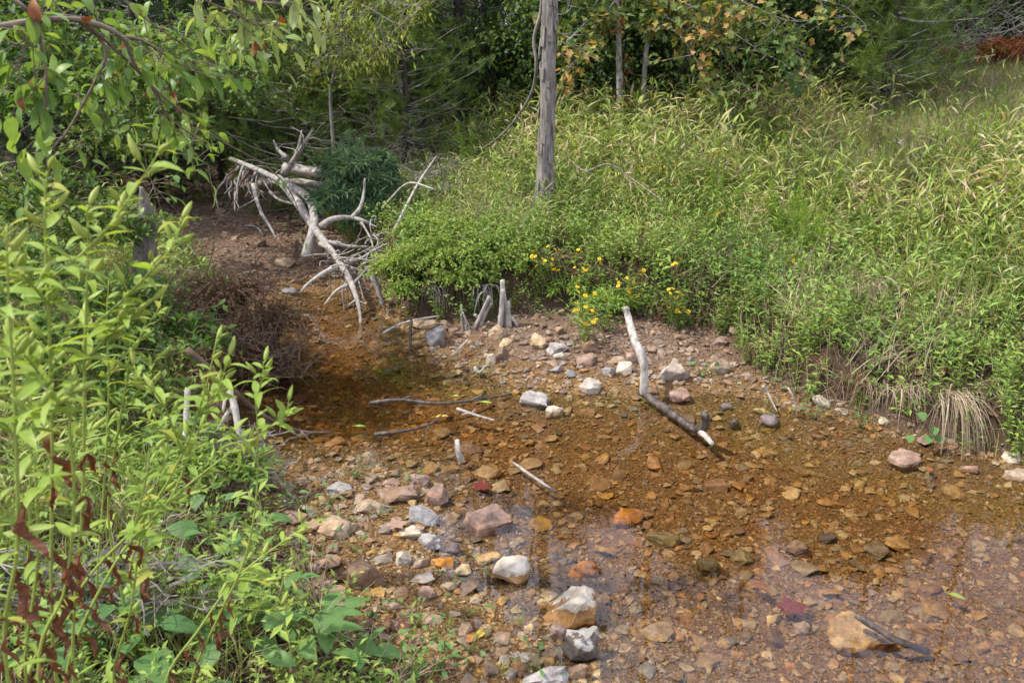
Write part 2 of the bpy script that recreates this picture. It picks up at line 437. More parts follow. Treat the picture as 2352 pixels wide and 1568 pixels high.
for nm, A in (("bank", sstep(-.06, .10, DC)), ("level", ZZ)):
    a_ = ground.data.attributes.new(nm, 'FLOAT', 'POINT'); a_.data.foreach_set("value", A.astype(np.float32).ravel())

# ================================================================== WATER (a closed body of clear brown water)
m, N, L, out = new_mat("clear_brown_water")
tr = N.new("ShaderNodeBsdfTransparent"); gl = N.new("ShaderNodeBsdfGlossy"); gl.inputs["Roughness"].default_value = .0
fr = N.new("ShaderNodeFresnel"); fr.inputs["IOR"].default_value = 1.62
g = N.new("ShaderNodeNewGeometry")
n1 = N.new("ShaderNodeTexNoise"); n1.inputs["Scale"].default_value = 9; n1.inputs["Detail"].default_value = 2.5
n2 = N.new("ShaderNodeTexNoise"); n2.inputs["Scale"].default_value = 34; n2.inputs["Detail"].default_value = 2
L.new(g.outputs["Position"], n1.inputs["Vector"]); L.new(g.outputs["Position"], n2.inputs["Vector"])
n3 = N.new("ShaderNodeTexNoise"); n3.inputs["Scale"].default_value = 1.6; L.new(g.outputs["Position"], n3.inputs["Vector"])
mr = N.new("ShaderNodeMapRange"); mr.inputs["From Min"].default_value = .42; mr.inputs["From Max"].default_value = .66; mr.inputs["To Min"].default_value = .04; mr.inputs["To Max"].default_value = .5
L.new(n3.outputs["Fac"], mr.inputs["Value"])
mu = N.new("ShaderNodeMath"); mu.operation = 'MULTIPLY'; L.new(n2.outputs["Fac"], mu.inputs[0]); L.new(mr.outputs[0], mu.inputs[1])
hm = N.new("ShaderNodeMath"); hm.operation = 'ADD'; L.new(n1.outputs["Fac"], hm.inputs[0]); L.new(mu.outputs[0], hm.inputs[1])
bp = N.new("ShaderNodeBump"); bp.inputs["Strength"].default_value = 1.0; bp.inputs["Distance"].default_value = .00045
L.new(hm.outputs[0], bp.inputs["Height"]); L.new(bp.outputs[0], gl.inputs["Normal"]); L.new(bp.outputs[0], fr.inputs["Normal"])
mx = N.new("ShaderNodeMixShader"); L.new(fr.outputs[0], mx.inputs[0]); L.new(tr.outputs[0], mx.inputs[1]); L.new(gl.outputs[0], mx.inputs[2])
L.new(mx.outputs[0], out.inputs["Surface"])
va = N.new("ShaderNodeVolumeAbsorption"); va.inputs["Color"].default_value = (.94, .68, .28, 1); va.inputs["Density"].default_value = 3.0
L.new(va.outputs[0], out.inputs["Volume"])
M_WATER = m
wmb = MB(); x0, x1, y0, y1, zb = -5.0, 8.5, -2.5, 8.5, -.9
wmb.add([(x0, y0, zb), (x1, y0, zb), (x1, y1, zb), (x0, y1, zb), (x0, y0, 0), (x1, y0, 0), (x1, y1, 0), (x0, y1, 0)],
        [(0, 2, 1), (0, 3, 2), (4, 5, 6), (4, 6, 7), (0, 1, 5), (0, 5, 4), (1, 2, 6), (1, 6, 5), (2, 3, 7), (2, 7, 6), (3, 0, 4), (3, 4, 7)])
water = wmb.build("water", M_WATER)
tag(water, "shallow clear brown creek water reflecting pale sky and twigs", "water", kind="structure")

# ================================================================== STONES
def hull_rock(seed, npts=12, bevel=.12, sub=0, amp=.0, flat=None):
    rng = random.Random(seed); bm = bmesh.new()
    for i in range(npts):
        v = Vector((rng.gauss(0, 1), rng.gauss(0, 1), rng.gauss(0, 1))).normalized()
        v *= rng.uniform(.82, 1.0)
        m_ = max(abs(v.x), abs(v.y), abs(v.z)); v = v.lerp(v / m_, .42)
        bm.verts.new(v)
    r = bmesh.ops.convex_hull(bm, input=bm.verts)
    bmesh.ops.delete(bm, geom=[v for v in bm.verts if not v.link_faces], context='VERTS')
    bmesh.ops.dissolve_limit(bm, angle_limit=R(14), verts=bm.verts, edges=bm.edges)
    if bevel:
        bmesh.ops.bevel(bm, geom=list(bm.edges), offset=bevel, segments=1 if not sub else 2, affect='EDGES', clamp_overlap=True, profile=.6)
    bmesh.ops.triangulate(bm, faces=bm.faces)
    if sub:
        bmesh.ops.subdivide_edges(bm, edges=bm.edges, cuts=sub, use_grid_fill=True)
        bmesh.ops.triangulate(bm, faces=bm.faces)
        off = Vector((seed * 3.1, seed * 1.7, 0))
        for v in bm.verts:
            n = mnoise.fractal(v.co * 2.2 + off, .9, 2.1, 5) * amp
            n += (abs(mnoise.noise(v.co * 3.3 + off)) - .2) * amp * .6
            v.co += v.co.normalized() * (n + amp * .9 * mnoise.noise(v.co * 1.1 + off * 1.3))
    for v in bm.verts: pass
    V = np.array([v.co[:] for v in bm.verts]); bm.verts.index_update()
    F = np.array([[l.index for l in f.verts] for f in bm.faces])
    mn, mxx = V.min(0), V.max(0)
    V = (V - (mn + mxx) / 2) / (mxx - mn)            # unit box
    bm.free(); return V, F
WET = [(.14, .078, .034), (.27, .17, .066), (.36, .225, .08), (.21, .155, .08), (.22, .12, .06), (.34, .26, .14), (.12, .105, .08), (.33, .17, .06), (.29, .215, .115), (.44, .34, .18), (.18, .155, .11)]
DRY = [(.19, .125, .08), (.29, .22, .15), (.19, .16, .135), (.25, .17, .115), (.36, .29, .21), (.14, .095, .065), (.24, .21, .18), (.27, .18, .12), (.20, .14, .095)]
M_BEDG = stone_mat("bed_pebbles", WET, rough=.6, source='island', fleck=60)
M_BARG = stone_mat("bar_pebbles", DRY, source='island', fleck=60)
M_BEDS = stone_mat("bed_stone", WET, rough=.55, fleck=30)
M_BARS = stone_mat("bar_stone", DRY, fleck=30)

rng = np.random.RandomState(7)
peb = [hull_rock(100 + i, 7, 0) for i in range(6)]
med = [hull_rock(200 + i, 15, 0) for i in range(8)]
def sample_channel(n, ymax=9.5, rng=rng, gamma=1.0):
    out_ = []
    while sum(map(len, out_)) < n:
        y = 1.5 + (ymax - 1.5) * rng.uniform(0, 1, n * 3) ** gamma
        x = rng.uniform(-4.5, 4.5, n * 3)
        k = (np.abs(x) < .70 * y * 1.02 + .3) & (bil(DC, x, y) < .06)
        out_.append(np.stack([x[k], y[k]], 1))
    return np.concatenate(out_)[:n]
def stone_rot(n, flat, rng, size):
    a = rng.uniform(0, 6.28, n)
    sc = np.stack([size, size * rng.uniform(.55, .95, n), size * flat], 1)
    Rm = rotz(a) @ rotx(rng.normal(0, .16, n)) @ roty(rng.normal(0, .16, n)) @ rotz(rng.uniform(0, 6.28, n))
    return Rm * sc[:, None, :]
bedmb, barmb = MB(), MB()
xy = sample_channel(33000, ymax=11.5, gamma=1.5)
size = .008 + .018 * rng.uniform(0, 1, len(xy)) ** 2
z = H(xy[:, 0], xy[:, 1]) + size * .12
pos = np.column_stack([xy, z]); rot = stone_rot(len(xy), rng.uniform(.35, .7, len(xy)), rng, size)
kind = rng.randint(0, 6, len(xy)); under = z < .012 + rng.uniform(-.01, .035, len(z)) + .05 * (xy[:, 1] < 2.9)
for k in range(6):
    T = (peb[k][0], peb[k][1], np.zeros(len(peb[k][1]), int))
    for mbx, sel in ((bedmb, under), (barmb, ~under)): mbx.scatter(T, pos[(kind == k) & sel], rot[(kind == k) & sel])
xy = sample_channel(15000, ymax=4.2, gamma=1.2)
size = rng.uniform(.004, .009, len(xy)); z = H(xy[:, 0], xy[:, 1]) + size * .2
pos = np.column_stack([xy, z]); rot = stone_rot(len(xy), rng.uniform(.4, .8, len(xy)), rng, size)
under = z < .045; T = (peb[0][0], peb[0][1], np.zeros(len(peb[0][1]), int))
bedmb.scatter(T, pos[under], rot[under]); barmb.scatter(T, pos[~under], rot[~under])
xy = sample_channel(5200, ymax=11.5, gamma=1.4)
size = .026 + .04 * rng.uniform(0, 1, len(xy)) ** 2.2
z = H(xy[:, 0], xy[:, 1]) + size * .06
pos = np.column_stack([xy, z]); rot = stone_rot(len(xy), rng.uniform(.25, .5, len(xy)), rng, size)
kind = rng.randint(0, 8, len(xy)); under = z < .012 + rng.uniform(-.01, .03, len(z)) + .03 * (xy[:, 1] < 2.9)
for k in range(8):
    T = (med[k][0], med[k][1], np.zeros(len(med[k][1]), int))
    for mbx, sel in ((bedmb, under), (barmb, ~under)): mbx.scatter(T, pos[(kind == k) & sel], rot[(kind == k) & sel])
tag(bedmb.build("gravel", M_BEDG), "rust brown and ochre gravel covering the creek bed under water", "gravel", kind="stuff")
tag(barmb.build("gravel", M_BARG), "dry tan and grey gravel spread over the bars beside the water", "gravel", kind="stuff")

# --- single loose stones, the largest of the many
big = [hull_rock(300 + i, 12, .10, sub=1, amp=.05) for i in range(9)]
def as_mesh(name, VF, mat, smooth=False):
    mb = MB(); mb.add(*VF); return mb.mesh(name, mat, smooth)
bed_me = [as_mesh("creek_stone", b_, M_BEDS) for b_ in big]; bar_me = [as_mesh("bar_stone", b_, M_BARS) for b_ in big]
HERO_XY = []
def loose(n, name, meshes, lo, hi, test, label, group, fl=(.22, .45), gam=1.2, ymax=8.0):
    got = 0; tries = 0; placed = []
    while got < n and tries < 60000:
        tries += 1
        y = 1.7 + (ymax - 1.7) * rng.uniform() ** gam; x = rng.uniform(-1, 1) * (.66 * y)
        if not test(x, y): continue
        s = lo + (hi - lo) * rng.uniform() ** 2.2
        if any((x - a) ** 2 + (y - b2) ** 2 < (.42 * (s + c)) ** 2 for a, b2, c in placed + HERO_XY): continue
        placed.append((x, y, s)); f = rng.uniform(*fl)
        o = link(name, meshes[rng.randint(len(meshes))], None, (x, y, float(H(x, y)) + s * f * .22))
        o.scale = (s, s * rng.uniform(.6, .95), s * f)
        o.rotation_euler = (rng.normal(0, .15), rng.normal(0, .15), rng.uniform(0, 6.28))
        tag(o, label, "stone", group); got += 1

SM = {k: stone_mat("stone_" + k, v, **kw) for k, v, kw in (
    ("tan", [(.30, .225, .15), (.35, .27, .185)], {}), ("yellow", [(.44, .33, .20), (.48, .37, .23)], {}),
    ("grey", [(.30, .29, .28), (.36, .34, .32)], {}), ("bluegrey", [(.20, .195, .19), (.25, .245, .235)], {}),
    ("brown", [(.20, .135, .09), (.25, .17, .115)], {}), ("pink", [(.27, .185, .14), (.32, .225, .175)], {}),
    ("cream", [(.40, .35, .27), (.46, .40, .31)], {}), ("dark", [(.09, .07, .07), (.13, .10, .095)], {}),
    ("mauve", [(.16, .13, .135), (.20, .165, .16)], {}), ("rust", [(.34, .145, .035), (.40, .19, .05)], dict(rough=.5)),
    ("olive", [(.20, .165, .08), (.25, .20, .10)], dict(rough=.5)), ("ochre", [(.33, .22, .10), (.37, .25, .12)], dict(rough=.5)),
    ("boulder", [(.34, .30, .25), (.38, .34, .285)], dict(vary=.35)),
    ("whitecap", [(.26, .14, .055), (.32, .18, .07)], dict(patch=((.58, .53, .43), 1.05))),
    ("whiteside", [(.32, .20, .10), (.36, .24, .12)], dict(patch=((.66, .61, .50), .92))),
    ("lichen", [(.09, .08, .07), (.14, .12, .10)], dict(patch=((.40, .40, .37), 1.14))),
)}
def hero(px, py, w, h, key, label, seed, turn=None, group=None, sink=.30, name="stone", npts=12, tilt=(0, 0), under=False):
    gp = PG(px, py + .28 * h)
    d = gp - np.array([0, 0, CAM_Z]); dep = d[1] * CP - d[2] * SP
    wm = w * dep / F_PX; hm_ = h * dep / F_PX
    a = math.atan2(-d[2], math.hypot(d[0], d[1]))
    l = .8 * wm; v = (hm_ - l * math.sin(a) * .75) / math.cos(a)
    if v < .3 * wm: v = .3 * wm; l = max(.45 * wm, (hm_ - v * math.cos(a)) / (math.sin(a) * .75))
    v = min(v, .95 * wm); vv = v / (1 - sink)
    o = link(name, as_mesh(name, hull_rock(seed, npts, .13, sub=2 if w > 50 else 1, amp=.15), SM[key], True), None)
    o.location = (gp[0], gp[1] + .1 * l, (gp[2] - vv * sink + vv * .5) if not under else min(gp[2] + vv * .2, -.012 - vv * .45))
    o.scale = (wm * 1.04, l, vv)
    o.rotation_euler = (tilt[0], tilt[1], 0 if turn is None else turn)
    tag(o, label, "stone", group); HERO_XY.append((gp[0], gp[1], max(wm, l)))
    return o
HEROES = [
 (1548, 853, 70, 58, "boulder", "large blocky pale grey boulder beside the leaning driftwood limb", 1),
 (1227, 921, 66, 46, "grey", "wedge of grey stone with a sloping pale top standing in the water", 2),
 (1273, 945, 43, 33, "cream", "small cream block beside the grey wedge in the water", 3),
 (1356, 889, 52, 38, "boulder", "rounded grey tan stone at the water's edge of the gravel bar", 4),
 (1005, 782, 46, 46, "bluegrey", "dark grey angular stone at the water's edge near the roots", 5),
 (1145, 765, 46, 36, "tan", "squat tan and grey stone in front of the weathered stump", 6),
 (1162, 787, 34, 24, "yellow", "yellowish stone lying against the squat tan stone", 7),
 (1153, 816, 34, 36, "brown", "brown upright stone below the yellowish one on the bar", 8),
 (1128, 826, 24, 26, "cream", "pale stone touching the brown upright stone", 9),
 (1237, 785, 38, 50, "yellow", "tall yellow tan angular stone on the gravel bar", 10),
 (1276, 800, 52, 32, "grey", "broad low grey stone next to the tall yellow tan one", 11),
 (1360, 797, 46, 34, "brown", "brown rounded stone high on the gravel bar", 12),
 (1346, 826, 46, 32, "pink", "pinkish cracked stone below the brown rounded one", 13),
 (1352, 775, 34, 26, "brown", "brown stone half buried under the yellow flowers", 14),
 (1283, 818, 30, 24, "cream", "whitish stone amid the pebbles of the gravel bar", 15),
 (1400, 853, 36, 26, "bluegrey", "blue grey stone in the pale pebble heap by the limb", 16),
 (1433, 851, 38, 36, "cream", "cream white stone in the pale pebble heap by the limb", 17),
 (1275, 848, 30, 20, "grey", "small grey stone at the lower edge of the gravel bar", 18),
 (1310, 860, 26, 20, "bluegrey", "small bluish stone at the lower edge of the gravel bar", 19),
 (1420, 830, 44, 24, "tan", "tan stone wedged beside the driftwood limb", 20),
 (1450, 825, 34, 30, "pink", "rose tan stone touching the driftwood limb", 21),
 (1560, 910, 52, 40, "pink", "pinkish white stone in the shallows beside the bent limb", 22),
 (1500, 900, 28, 22, "brown", "small brown stone in the crook of the bent limb", 23),
 (1650, 845, 46, 42, "tan", "tan stone with dark underside below the leafy right bank", 24),
 (1655, 786, 32, 26, "pink", "rosy stone lodged high in the eroded bank", 25),
 (1690, 760, 30, 20, "tan", "flat tan stone poking from the eroded bank top", 26),
 (1768, 970, 52, 34, "mauve", "dark purple grey rock in the shallows under the right bank", 27),
 (1688, 976, 32, 32, "dark", "dark brown rock standing beside the purple grey one", 28),
 (1668, 936, 28, 22, "mauve", "small slate grey stone at the foot of the bank", 29),
 (1890, 920, 46, 32, "cream", "pale mossy slab set in the foot of the bank", 30),
 (1932, 945, 30, 20, "cream", "cream pebble stone below the pale mossy slab", 31),
 (1935, 928, 22, 15, "tan", "little tan stone beside the mossy slab", 32),
 (2030, 966, 24, 18, "cream", "small pale stone on the mud of the right bank", 33),
 (2080, 1060, 74, 52, "pink", "smooth pink tan rock near the straw coloured grass tuft", 34),
 (2330, 1048, 50, 30, "cream", "cream stone on the bank beyond the straw tuft", 35),
 (2338, 1092, 60, 34, "tan", "tan layered stone at the water's edge past the straw tuft", 36),
 (2225, 1078, 40, 26, "pink", "low rosy stone under the trailing straw", 37),
 (1312, 1398, 122, 98, "whitecap", "large rusty stone with a broken white cap standing in the water", 38),
 (1174, 1312, 90, 76, "whiteside", "stone with a bright white upper face and tan underside", 39),
 (1120, 1196, 112, 74, "pink", "large pinkish slab sloping into the water", 40),
 (912, 1128, 102, 58, "brown", "long brown stone at the top of the near gravel bar", 41),
 (858, 1160, 82, 44, "tan", "grey tan rounded stone beside the long brown one", 42),
 (1003, 1142, 54, 54, "pink", "pinkish stone leaning into the water by the long brown one", 43),
 (963, 1103, 46, 36, "pink", "rose triangular stone behind the long brown one", 44),
 (972, 1187, 76, 46, "bluegrey", "blue grey veined stone on the near bar", 45),
 (945, 1220, 58, 36, "cream", "cream sharp edged stone below the blue grey one", 46),
 (985, 1241, 56, 46, "grey", "grey stone wet at its foot below the cream one", 47),
 (840, 1322, 90, 78, "brown", "flat brown slab tilted up among the near pebbles", 48),
 (928, 1284, 38, 40, "cream", "whitish round stone near the tilted brown slab", 49),
 (970, 1330, 56, 38, "cream", "white wedge stone on the damp near gravel", 50),
 (980, 1361, 44, 34, "pink", "grey pink stone below the white wedge stone", 51),
 (1014, 1292, 56, 28, "rust", "rust coloured flat stone in the wet margin", 52),
 (1040, 1264, 36, 38, "mauve", "dark grey stone at the wet margin", 53),
 (1122, 1282, 60, 32, "ochre", "ochre stone half under water beyond the white faced stone", 54),
 (1282, 1455, 36, 40, "pink", "small brick pink block beside the white capped stone", 55),
 (1332, 1488, 78, 92, "lichen", "jagged dark rock crusted with pale grey lichen", 56),
 (1195, 1513, 54, 42, "whitecap", "tan stone with a white spot in the damp near gravel", 57),
 (1264, 1508, 40, 34, "brown", "brown stone between the lichened rock and the damp gravel", 58),
 (1325, 1540, 46, 44, "brown", "brown stone at the foot of the lichened rock", 59),
 (1438, 1188, 74, 52, "rust", "bright orange stone under clear water", 60),
 (1341, 1306, 80, 40, "rust", "flat orange stone just under the water near the white capped one", 61),
 (1062, 1165, 36, 34, "rust", "orange stone under water next to the pinkish slab", 62),
 (1980, 1458, 150, 96, "ochre", "big tan boulder lying under the reflecting water", 63),
 (1525, 1240, 82, 32, "olive", "flat olive stone on the creek bed", 64),
 (1702, 1282, 50, 38, "olive", "olive angular stone on the creek bed by two others", 65),
 (1626, 1305, 56, 46, "olive", "greenish grey stone beneath the sky reflection", 66),
 (1832, 1262, 52, 44, "brown", "reddish brown stone deep on the creek bed", 67),
 (2068, 1252, 66, 40, "ochre", "long tan stone on the creek bed amid small gravel", 68),
 (1900, 1236, 44, 26, "dark", "black stone breaking the water surface with a glint", 69),
 (1120, 1082, 62, 36, "ochre", "tan brown stone under water beyond the near bar", 70),
 (2052, 1415, 56, 36, "olive", "pale green stone under water near the dark stick", 71),
 (1846, 1440, 44, 36, "tan", "pale stone touching the big tan boulder under water", 72),
 (902, 853, 50, 24, "dark", "black pointed stone breaking the pool surface", 73),
 (975, 747, 66, 24, "tan", "flat tan stone by the roots at the head of the pool", 74),
 (664, 669, 34, 18, "grey", "grey stone at the head of the pool near the snag", 75),
 (1078, 1032, 64, 30, "brown", "brown stone around the white snag stub in the water", 76),
 (1770, 1042, 40, 26, "ochre", "tan bed stone off the dark rocks of the right bank", 77),
 (770, 1210, 90, 60, "tan", "broad tan stone half covered by creeping green plants", 78),
 (680, 1190, 60, 40, "brown", "brown stone overgrown by green weeds on the near bar", 79),
 (780, 1120, 60, 34, "grey", "grey tan stone at the top end of the near bar", 80),
 (655, 605, 48, 24, "tan", "pale stone on the dry creek bed under the snag", 81),
 (1255, 1562, 110, 26, "grey", "grey slab at the foot of the damp near gravel", 82),
]
_g = random.Random(4)
for i, e in enumerate(HEROES):
    hero(*e[:6], e[6] * 7 + 11, turn=_g.uniform(-.35, .35), npts=_g.choice((14, 18, 24)) if e[6] < 60 else 30, tilt=(_g.gauss(0, .1), _g.gauss(0, .12)), under=e[6] in (60, 61, 62, 63, 64, 65, 66, 67, 68, 70, 71, 72, 77))
loose(230, "creek_stone", bed_me, .05, .13, lambda x, y: bil(DW, x, y) < -.03, "flat brown or ochre stone lying on the creek bed under water", "stones on the creek bed")
loose(110, "bar_stone", bar_me, .045, .12, lambda x, y: bil(DW, x, y) > .02 and bil(DC, x, y) < .02 and y < 4.2, "loose tan, pink or grey stone lying on the near gravel bar", "loose stones on the near gravel bar", (.3, .6))
loose(80, "bar_stone", bar_me, .06, .16, lambda x, y: bil(DW, x, y) > .02 and bil(DC, x, y) < .02 and y > 5.9 and x < -.9, "loose stone lying on the dry creek bed under the snag", "loose stones on the dry creek bed", (.35, .6), .5, 11.0)
loose(170, "bar_stone", bar_me, .04, .09, lambda x, y: y > 4.4 and .02 < bil(DW, x, y) and bil(DC, x, y) < .02 and x > -1 and x < 2.2, "loose tan, pink or grey stone lying on the far gravel bar", "loose stones on the far gravel bar", (.35, .7), .5)

# ================================================================== DEAD WOOD
M_DRIFT = wood_mat("bleached_wood", [(.16, .14, .115), (.40, .37, .32), (.55, .51, .45)], 34, (1, 1, .35), .8)
M_BRN = wood_mat("grey_brown_wood", [(.09, .075, .055), (.20, .17, .135), (.30, .265, .22)], 30, (1, 1, .4), .6)
M_SNAG = wood_mat("snag_wood", [(.13, .12, .105), (.30, .28, .25), (.46, .43, .39)], 30, (1, 1, .4), .7)
M_GREYW = wood_mat("grey_wood", [(.11, .10, .085), (.30, .27, .235), (.42, .39, .35)], 26, (1, 1, .35), .5)
M_WETW = wood_mat("wet_wood", [(.018, .014, .011), (.07, .055, .045), (.16, .13, .11)], 30, (1, 1, .4), .5, .45)
M_TWIG = wood_mat("brown_twig", [(.05, .032, .022), (.12, .08, .055), (.19, .14, .10)], 30, (1, 1, .4), .3)
def limb(parent, name, pts, r0, r1, mat, sides=9, n=None, rough=.10, seed=1):
    pts = np.array(pts); n = n or max(10, 5 * len(pts))
    c = spline(pts, n); t = np.linspace(0, 1, n)
    rg = np.random.RandomState(seed)
    rad = (r0 + (r1 - r0) * t) * (1 + .10 * np.interp(t, np.linspace(0, 1, 9), rg.uniform(-1, 1, 9)))
    mb = MB(); mb.add(*tube(c, rad, sides, seed, rough)); return mb.build(name, mat, parent, True)

# the leaning limb that runs down the bar into the water
o = thing("driftwood_limb", "bleached bent limb leaning from the flowers over the bar into water", "driftwood", P(1480, 905, .03))
base = np.array(o.location)
pt = lambda a, b2, z=0: P(a, b2, z) - base
limb(o, "bleached_shaft", [pt(1436, 705, .50), pt(1443, 730, .44), pt(1455, 775, .36), pt(1474, 820, .27), pt(1480, 860, .17), pt(1478, 905, .05)], .019, .025, M_DRIFT, 12, 40, .25, 3)
limb(o, "wet_shaft", [pt(1474, 900, .05), pt(1500, 920, .04), pt(1545, 950, .03), pt(1590, 982, .025), pt(1614, 990, .03)], .022, .015, M_WETW, 10, 26, .25, 4)
limb(o, "knob", [pt(1600, 986, .03), pt(1618, 978, .07), pt(1622, 962, .13), pt(1616, 950, .17)], .026, .020, M_WETW, 8, 10, .2, 5)
limb(o, "broken_tip", [pt(1608, 990, .03), pt(1622, 1003, .04), pt(1636, 1020, .03)], .017, .012, M_DRIFT, 7, 8, .15, 6)

# the fallen snag at the head of the pool
o = thing("fallen_snag", "fallen bleached tree with bare branches across the head of the pool", "driftwood", PY(702, 590, 7.0))
base = np.array(o.location)
def snag(name, pts, r0, r1, mat, seed, sides=9):
    return limb(o, name, [PY(a, b2, Y) - base for a, b2, Y in pts], r0, r1, mat, sides, None, .13, seed)
tr1 = snag("trunk", [(530, 365, 8.4), (600, 394, 8.0), (660, 424, 7.6), (708, 455, 7.2), (722, 500, 6.9), (716, 545, 6.75), (702, 592, 6.7)], .026, .046, M_SNAG, 11, 12)
snag("trunk", [(640, 410, 7.9), (680, 460, 7.3), (715, 515, 6.9), (745, 555, 6.5), (775, 595, 6.2), (802, 640, 5.95), (818, 680, 5.8), (826, 715, 5.7), (829, 746, 5.62)], .046, .009, M_GREYW, 12, 12)
snag("log", [(655, 385, 8.3), (700, 392, 8.2), (760, 399, 8.0)], .052, .048, M_DRIFT, 13, 12)
snag("log", [(590, 425, 8.6), (640, 418, 8.4), (690, 418, 8.2), (740, 425, 8.0)], .045, .03, M_GREYW, 14)
snag("branch", [(652, 400, 8.1), (680, 360, 8.0), (702, 325, 7.9), (718, 298, 7.9)], .038, .010, M_GREYW, 15)
snag("branch", [(675, 370, 8.0), (686, 335, 8.0), (693, 300, 8.1)], .022, .008, M_GREYW, 16, 6)
snag("branch", [(660, 362, 8.2), (640, 345, 8.3), (628, 322, 8.3)], .028, .008, M_GREYW, 17, 6)
snag("branch", [(582, 425, 7.8), (588, 455, 7.5), (602, 492, 7.3), (620, 520, 7.2), (634, 546, 7.1)], .022, .010, M_DRIFT, 18, 6)
snag("branch", [(620, 440, 7.7), (640, 458, 7.6), (672, 468, 7.4)], .016, .010, M_DRIFT, 19, 6)
snag("branch", [(736, 520, 6.7), (765, 503, 6.7), (805, 500, 6.8), (840, 510, 6.8), (870, 525, 6.9)], .026, .012, M_GREYW, 20, 7)
snag("branch", [(808, 500, 6.8), (828, 475, 6.9), (836, 440, 7.0), (838, 410, 7.0)], .022, .008, M_GREYW, 21, 6)
snag("branch", [(755, 555, 6.4), (795, 565, 6.4), (850, 568, 6.5)], .020, .010, M_GREYW, 22, 6)
snag("branch", [(790, 602, 6.15), (825, 596, 6.2), (860, 575, 6.3), (890, 560, 6.4)], .020, .008, M_GREYW, 23, 6)
snag("branch", [(775, 612, 6.1), (735, 632, 6.0), (705, 655, 5.95), (690, 672, 5.95)], .022, .008, M_DRIFT, 24, 6)
snag("branch", [(798, 655, 5.9), (772, 668, 5.8), (745, 700, 5.75)], .018, .006, M_DRIFT, 25, 6)
snag("branch", [(845, 612, 6.0), (862, 650, 5.95), (880, 702, 5.9)], .026, .018, M_GREYW, 26, 7)
snag("branch", [(808, 655, 5.9), (830, 632, 5.95), (848, 612, 6.0)], .016, .006, M_GREYW, 27, 5)
snag("branch", [(735, 560, 6.5), (760, 575, 6.3), (778, 600, 6.2)], .02, .010, M_GREYW, 28, 6)
snag("branch", [(830, 510, 6.7), (850, 545, 6.6), (858, 570, 6.5)], .012, .006, M_GREYW, 29, 5)
snag("branch", [(822, 690, 5.75), (842, 700, 5.75)], .008, .003, M_DRIFT, 30, 5)
snag("branch", [(815, 690, 5.75), (800, 700, 5.72)], .010, .003, M_DRIFT, 31, 5)
rg = np.random.RandomState(5)
for i in range(26):                                   # torn root fan at the upper end
    a = (rg.uniform(520, 600), rg.uniform(380, 420), rg.uniform(8.1, 8.7))
    b2 = (a[0] + rg.normal(-5, 26), a[1] + rg.uniform(15, 85), a[2] - rg.uniform(0, .4))
    c2 = ((a[0] + b2[0]) / 2 + rg.normal(0, 14), (a[1] + b2[1]) / 2, (a[2] + b2[2]) / 2)
    snag("root", [a, c2, b2], .016, .005, M_GREYW if i % 3 else M_TWIG, 40 + i, 5)
for i in range(90):                                   # fine broken twigs
    k = rg.randint(7)
    a = [(800, 640, 5.95), (770, 600, 6.2), (850, 580, 6.4), (830, 620, 6.1), (690, 350, 8.0), (620, 400, 8.1), (850, 520, 6.8)][k]
    a = (a[0] + rg.normal(0, 18), a[1] + rg.normal(0, 22), a[2] + rg.normal(0, .06))
    b2 = (a[0] + rg.normal(8, 34), a[1] + rg.normal(8, 30), a[2] + rg.normal(0, .2))
    snag("twig", [a, ((a[0] + b2[0]) / 2 + rg.normal(0, 6), (a[1] + b2[1]) / 2 + rg.normal(0, 6), (a[2] + b2[2]) / 2), b2], .007, .003, M_GREYW, 80 + i, 4)

# weathered stump roots under the overhanging bush
def stake(px, y0, y1, r, mat, label, lean=0, seed=1):
    g0 = PG(px, y1); d = g0[1]
    top = PY(px + lean, y0, d - .03)
    o = thing("weathered_root", label, "root", g0)
    b0 = g0
    rj = np.random.RandomState(seed)
    for j in range(4):                                    # splintered shards side by side
        aa = j * 1.26 + rj.uniform(-.3, .3); q0 = np.array([math.cos(aa), math.sin(aa), 0]) * r * .55
        tp = (top - b0) * np.array([1, 1, rj.uniform(.45, 1.03)]) + q0 * rj.uniform(.3, 1.1)
        limb(o, "splinter", [q0 * 1.5 + np.array([0, 0, -.03]), (q0 + tp) * .5 + rj.normal(0, .006, 3), tp], r * .58, r * .40, mat, 7, 16, .35, seed + j)
    limb(o, "side_root", [g0 - b0 + np.array([0, .01, .10]), g0 - b0 + np.array([r * 1.6, .02, .05]), g0 - b0 + np.array([r * 2.6, 0, -.03])], r * .45, r * .25, mat, 6, 10, .2, seed + 1)
stake(1158, 640, 752, .042, M_DRIFT, "thick split bleached root standing under the bush by the sandy slope", 2, 61)
stake(1066, 700, 758, .016, M_DRIFT, "thin white upright root under the bush", -6, 62)
stake(1090, 665, 754, .030, M_GREYW, "grey slanting root between two pale ones under the bush", 38, 63)

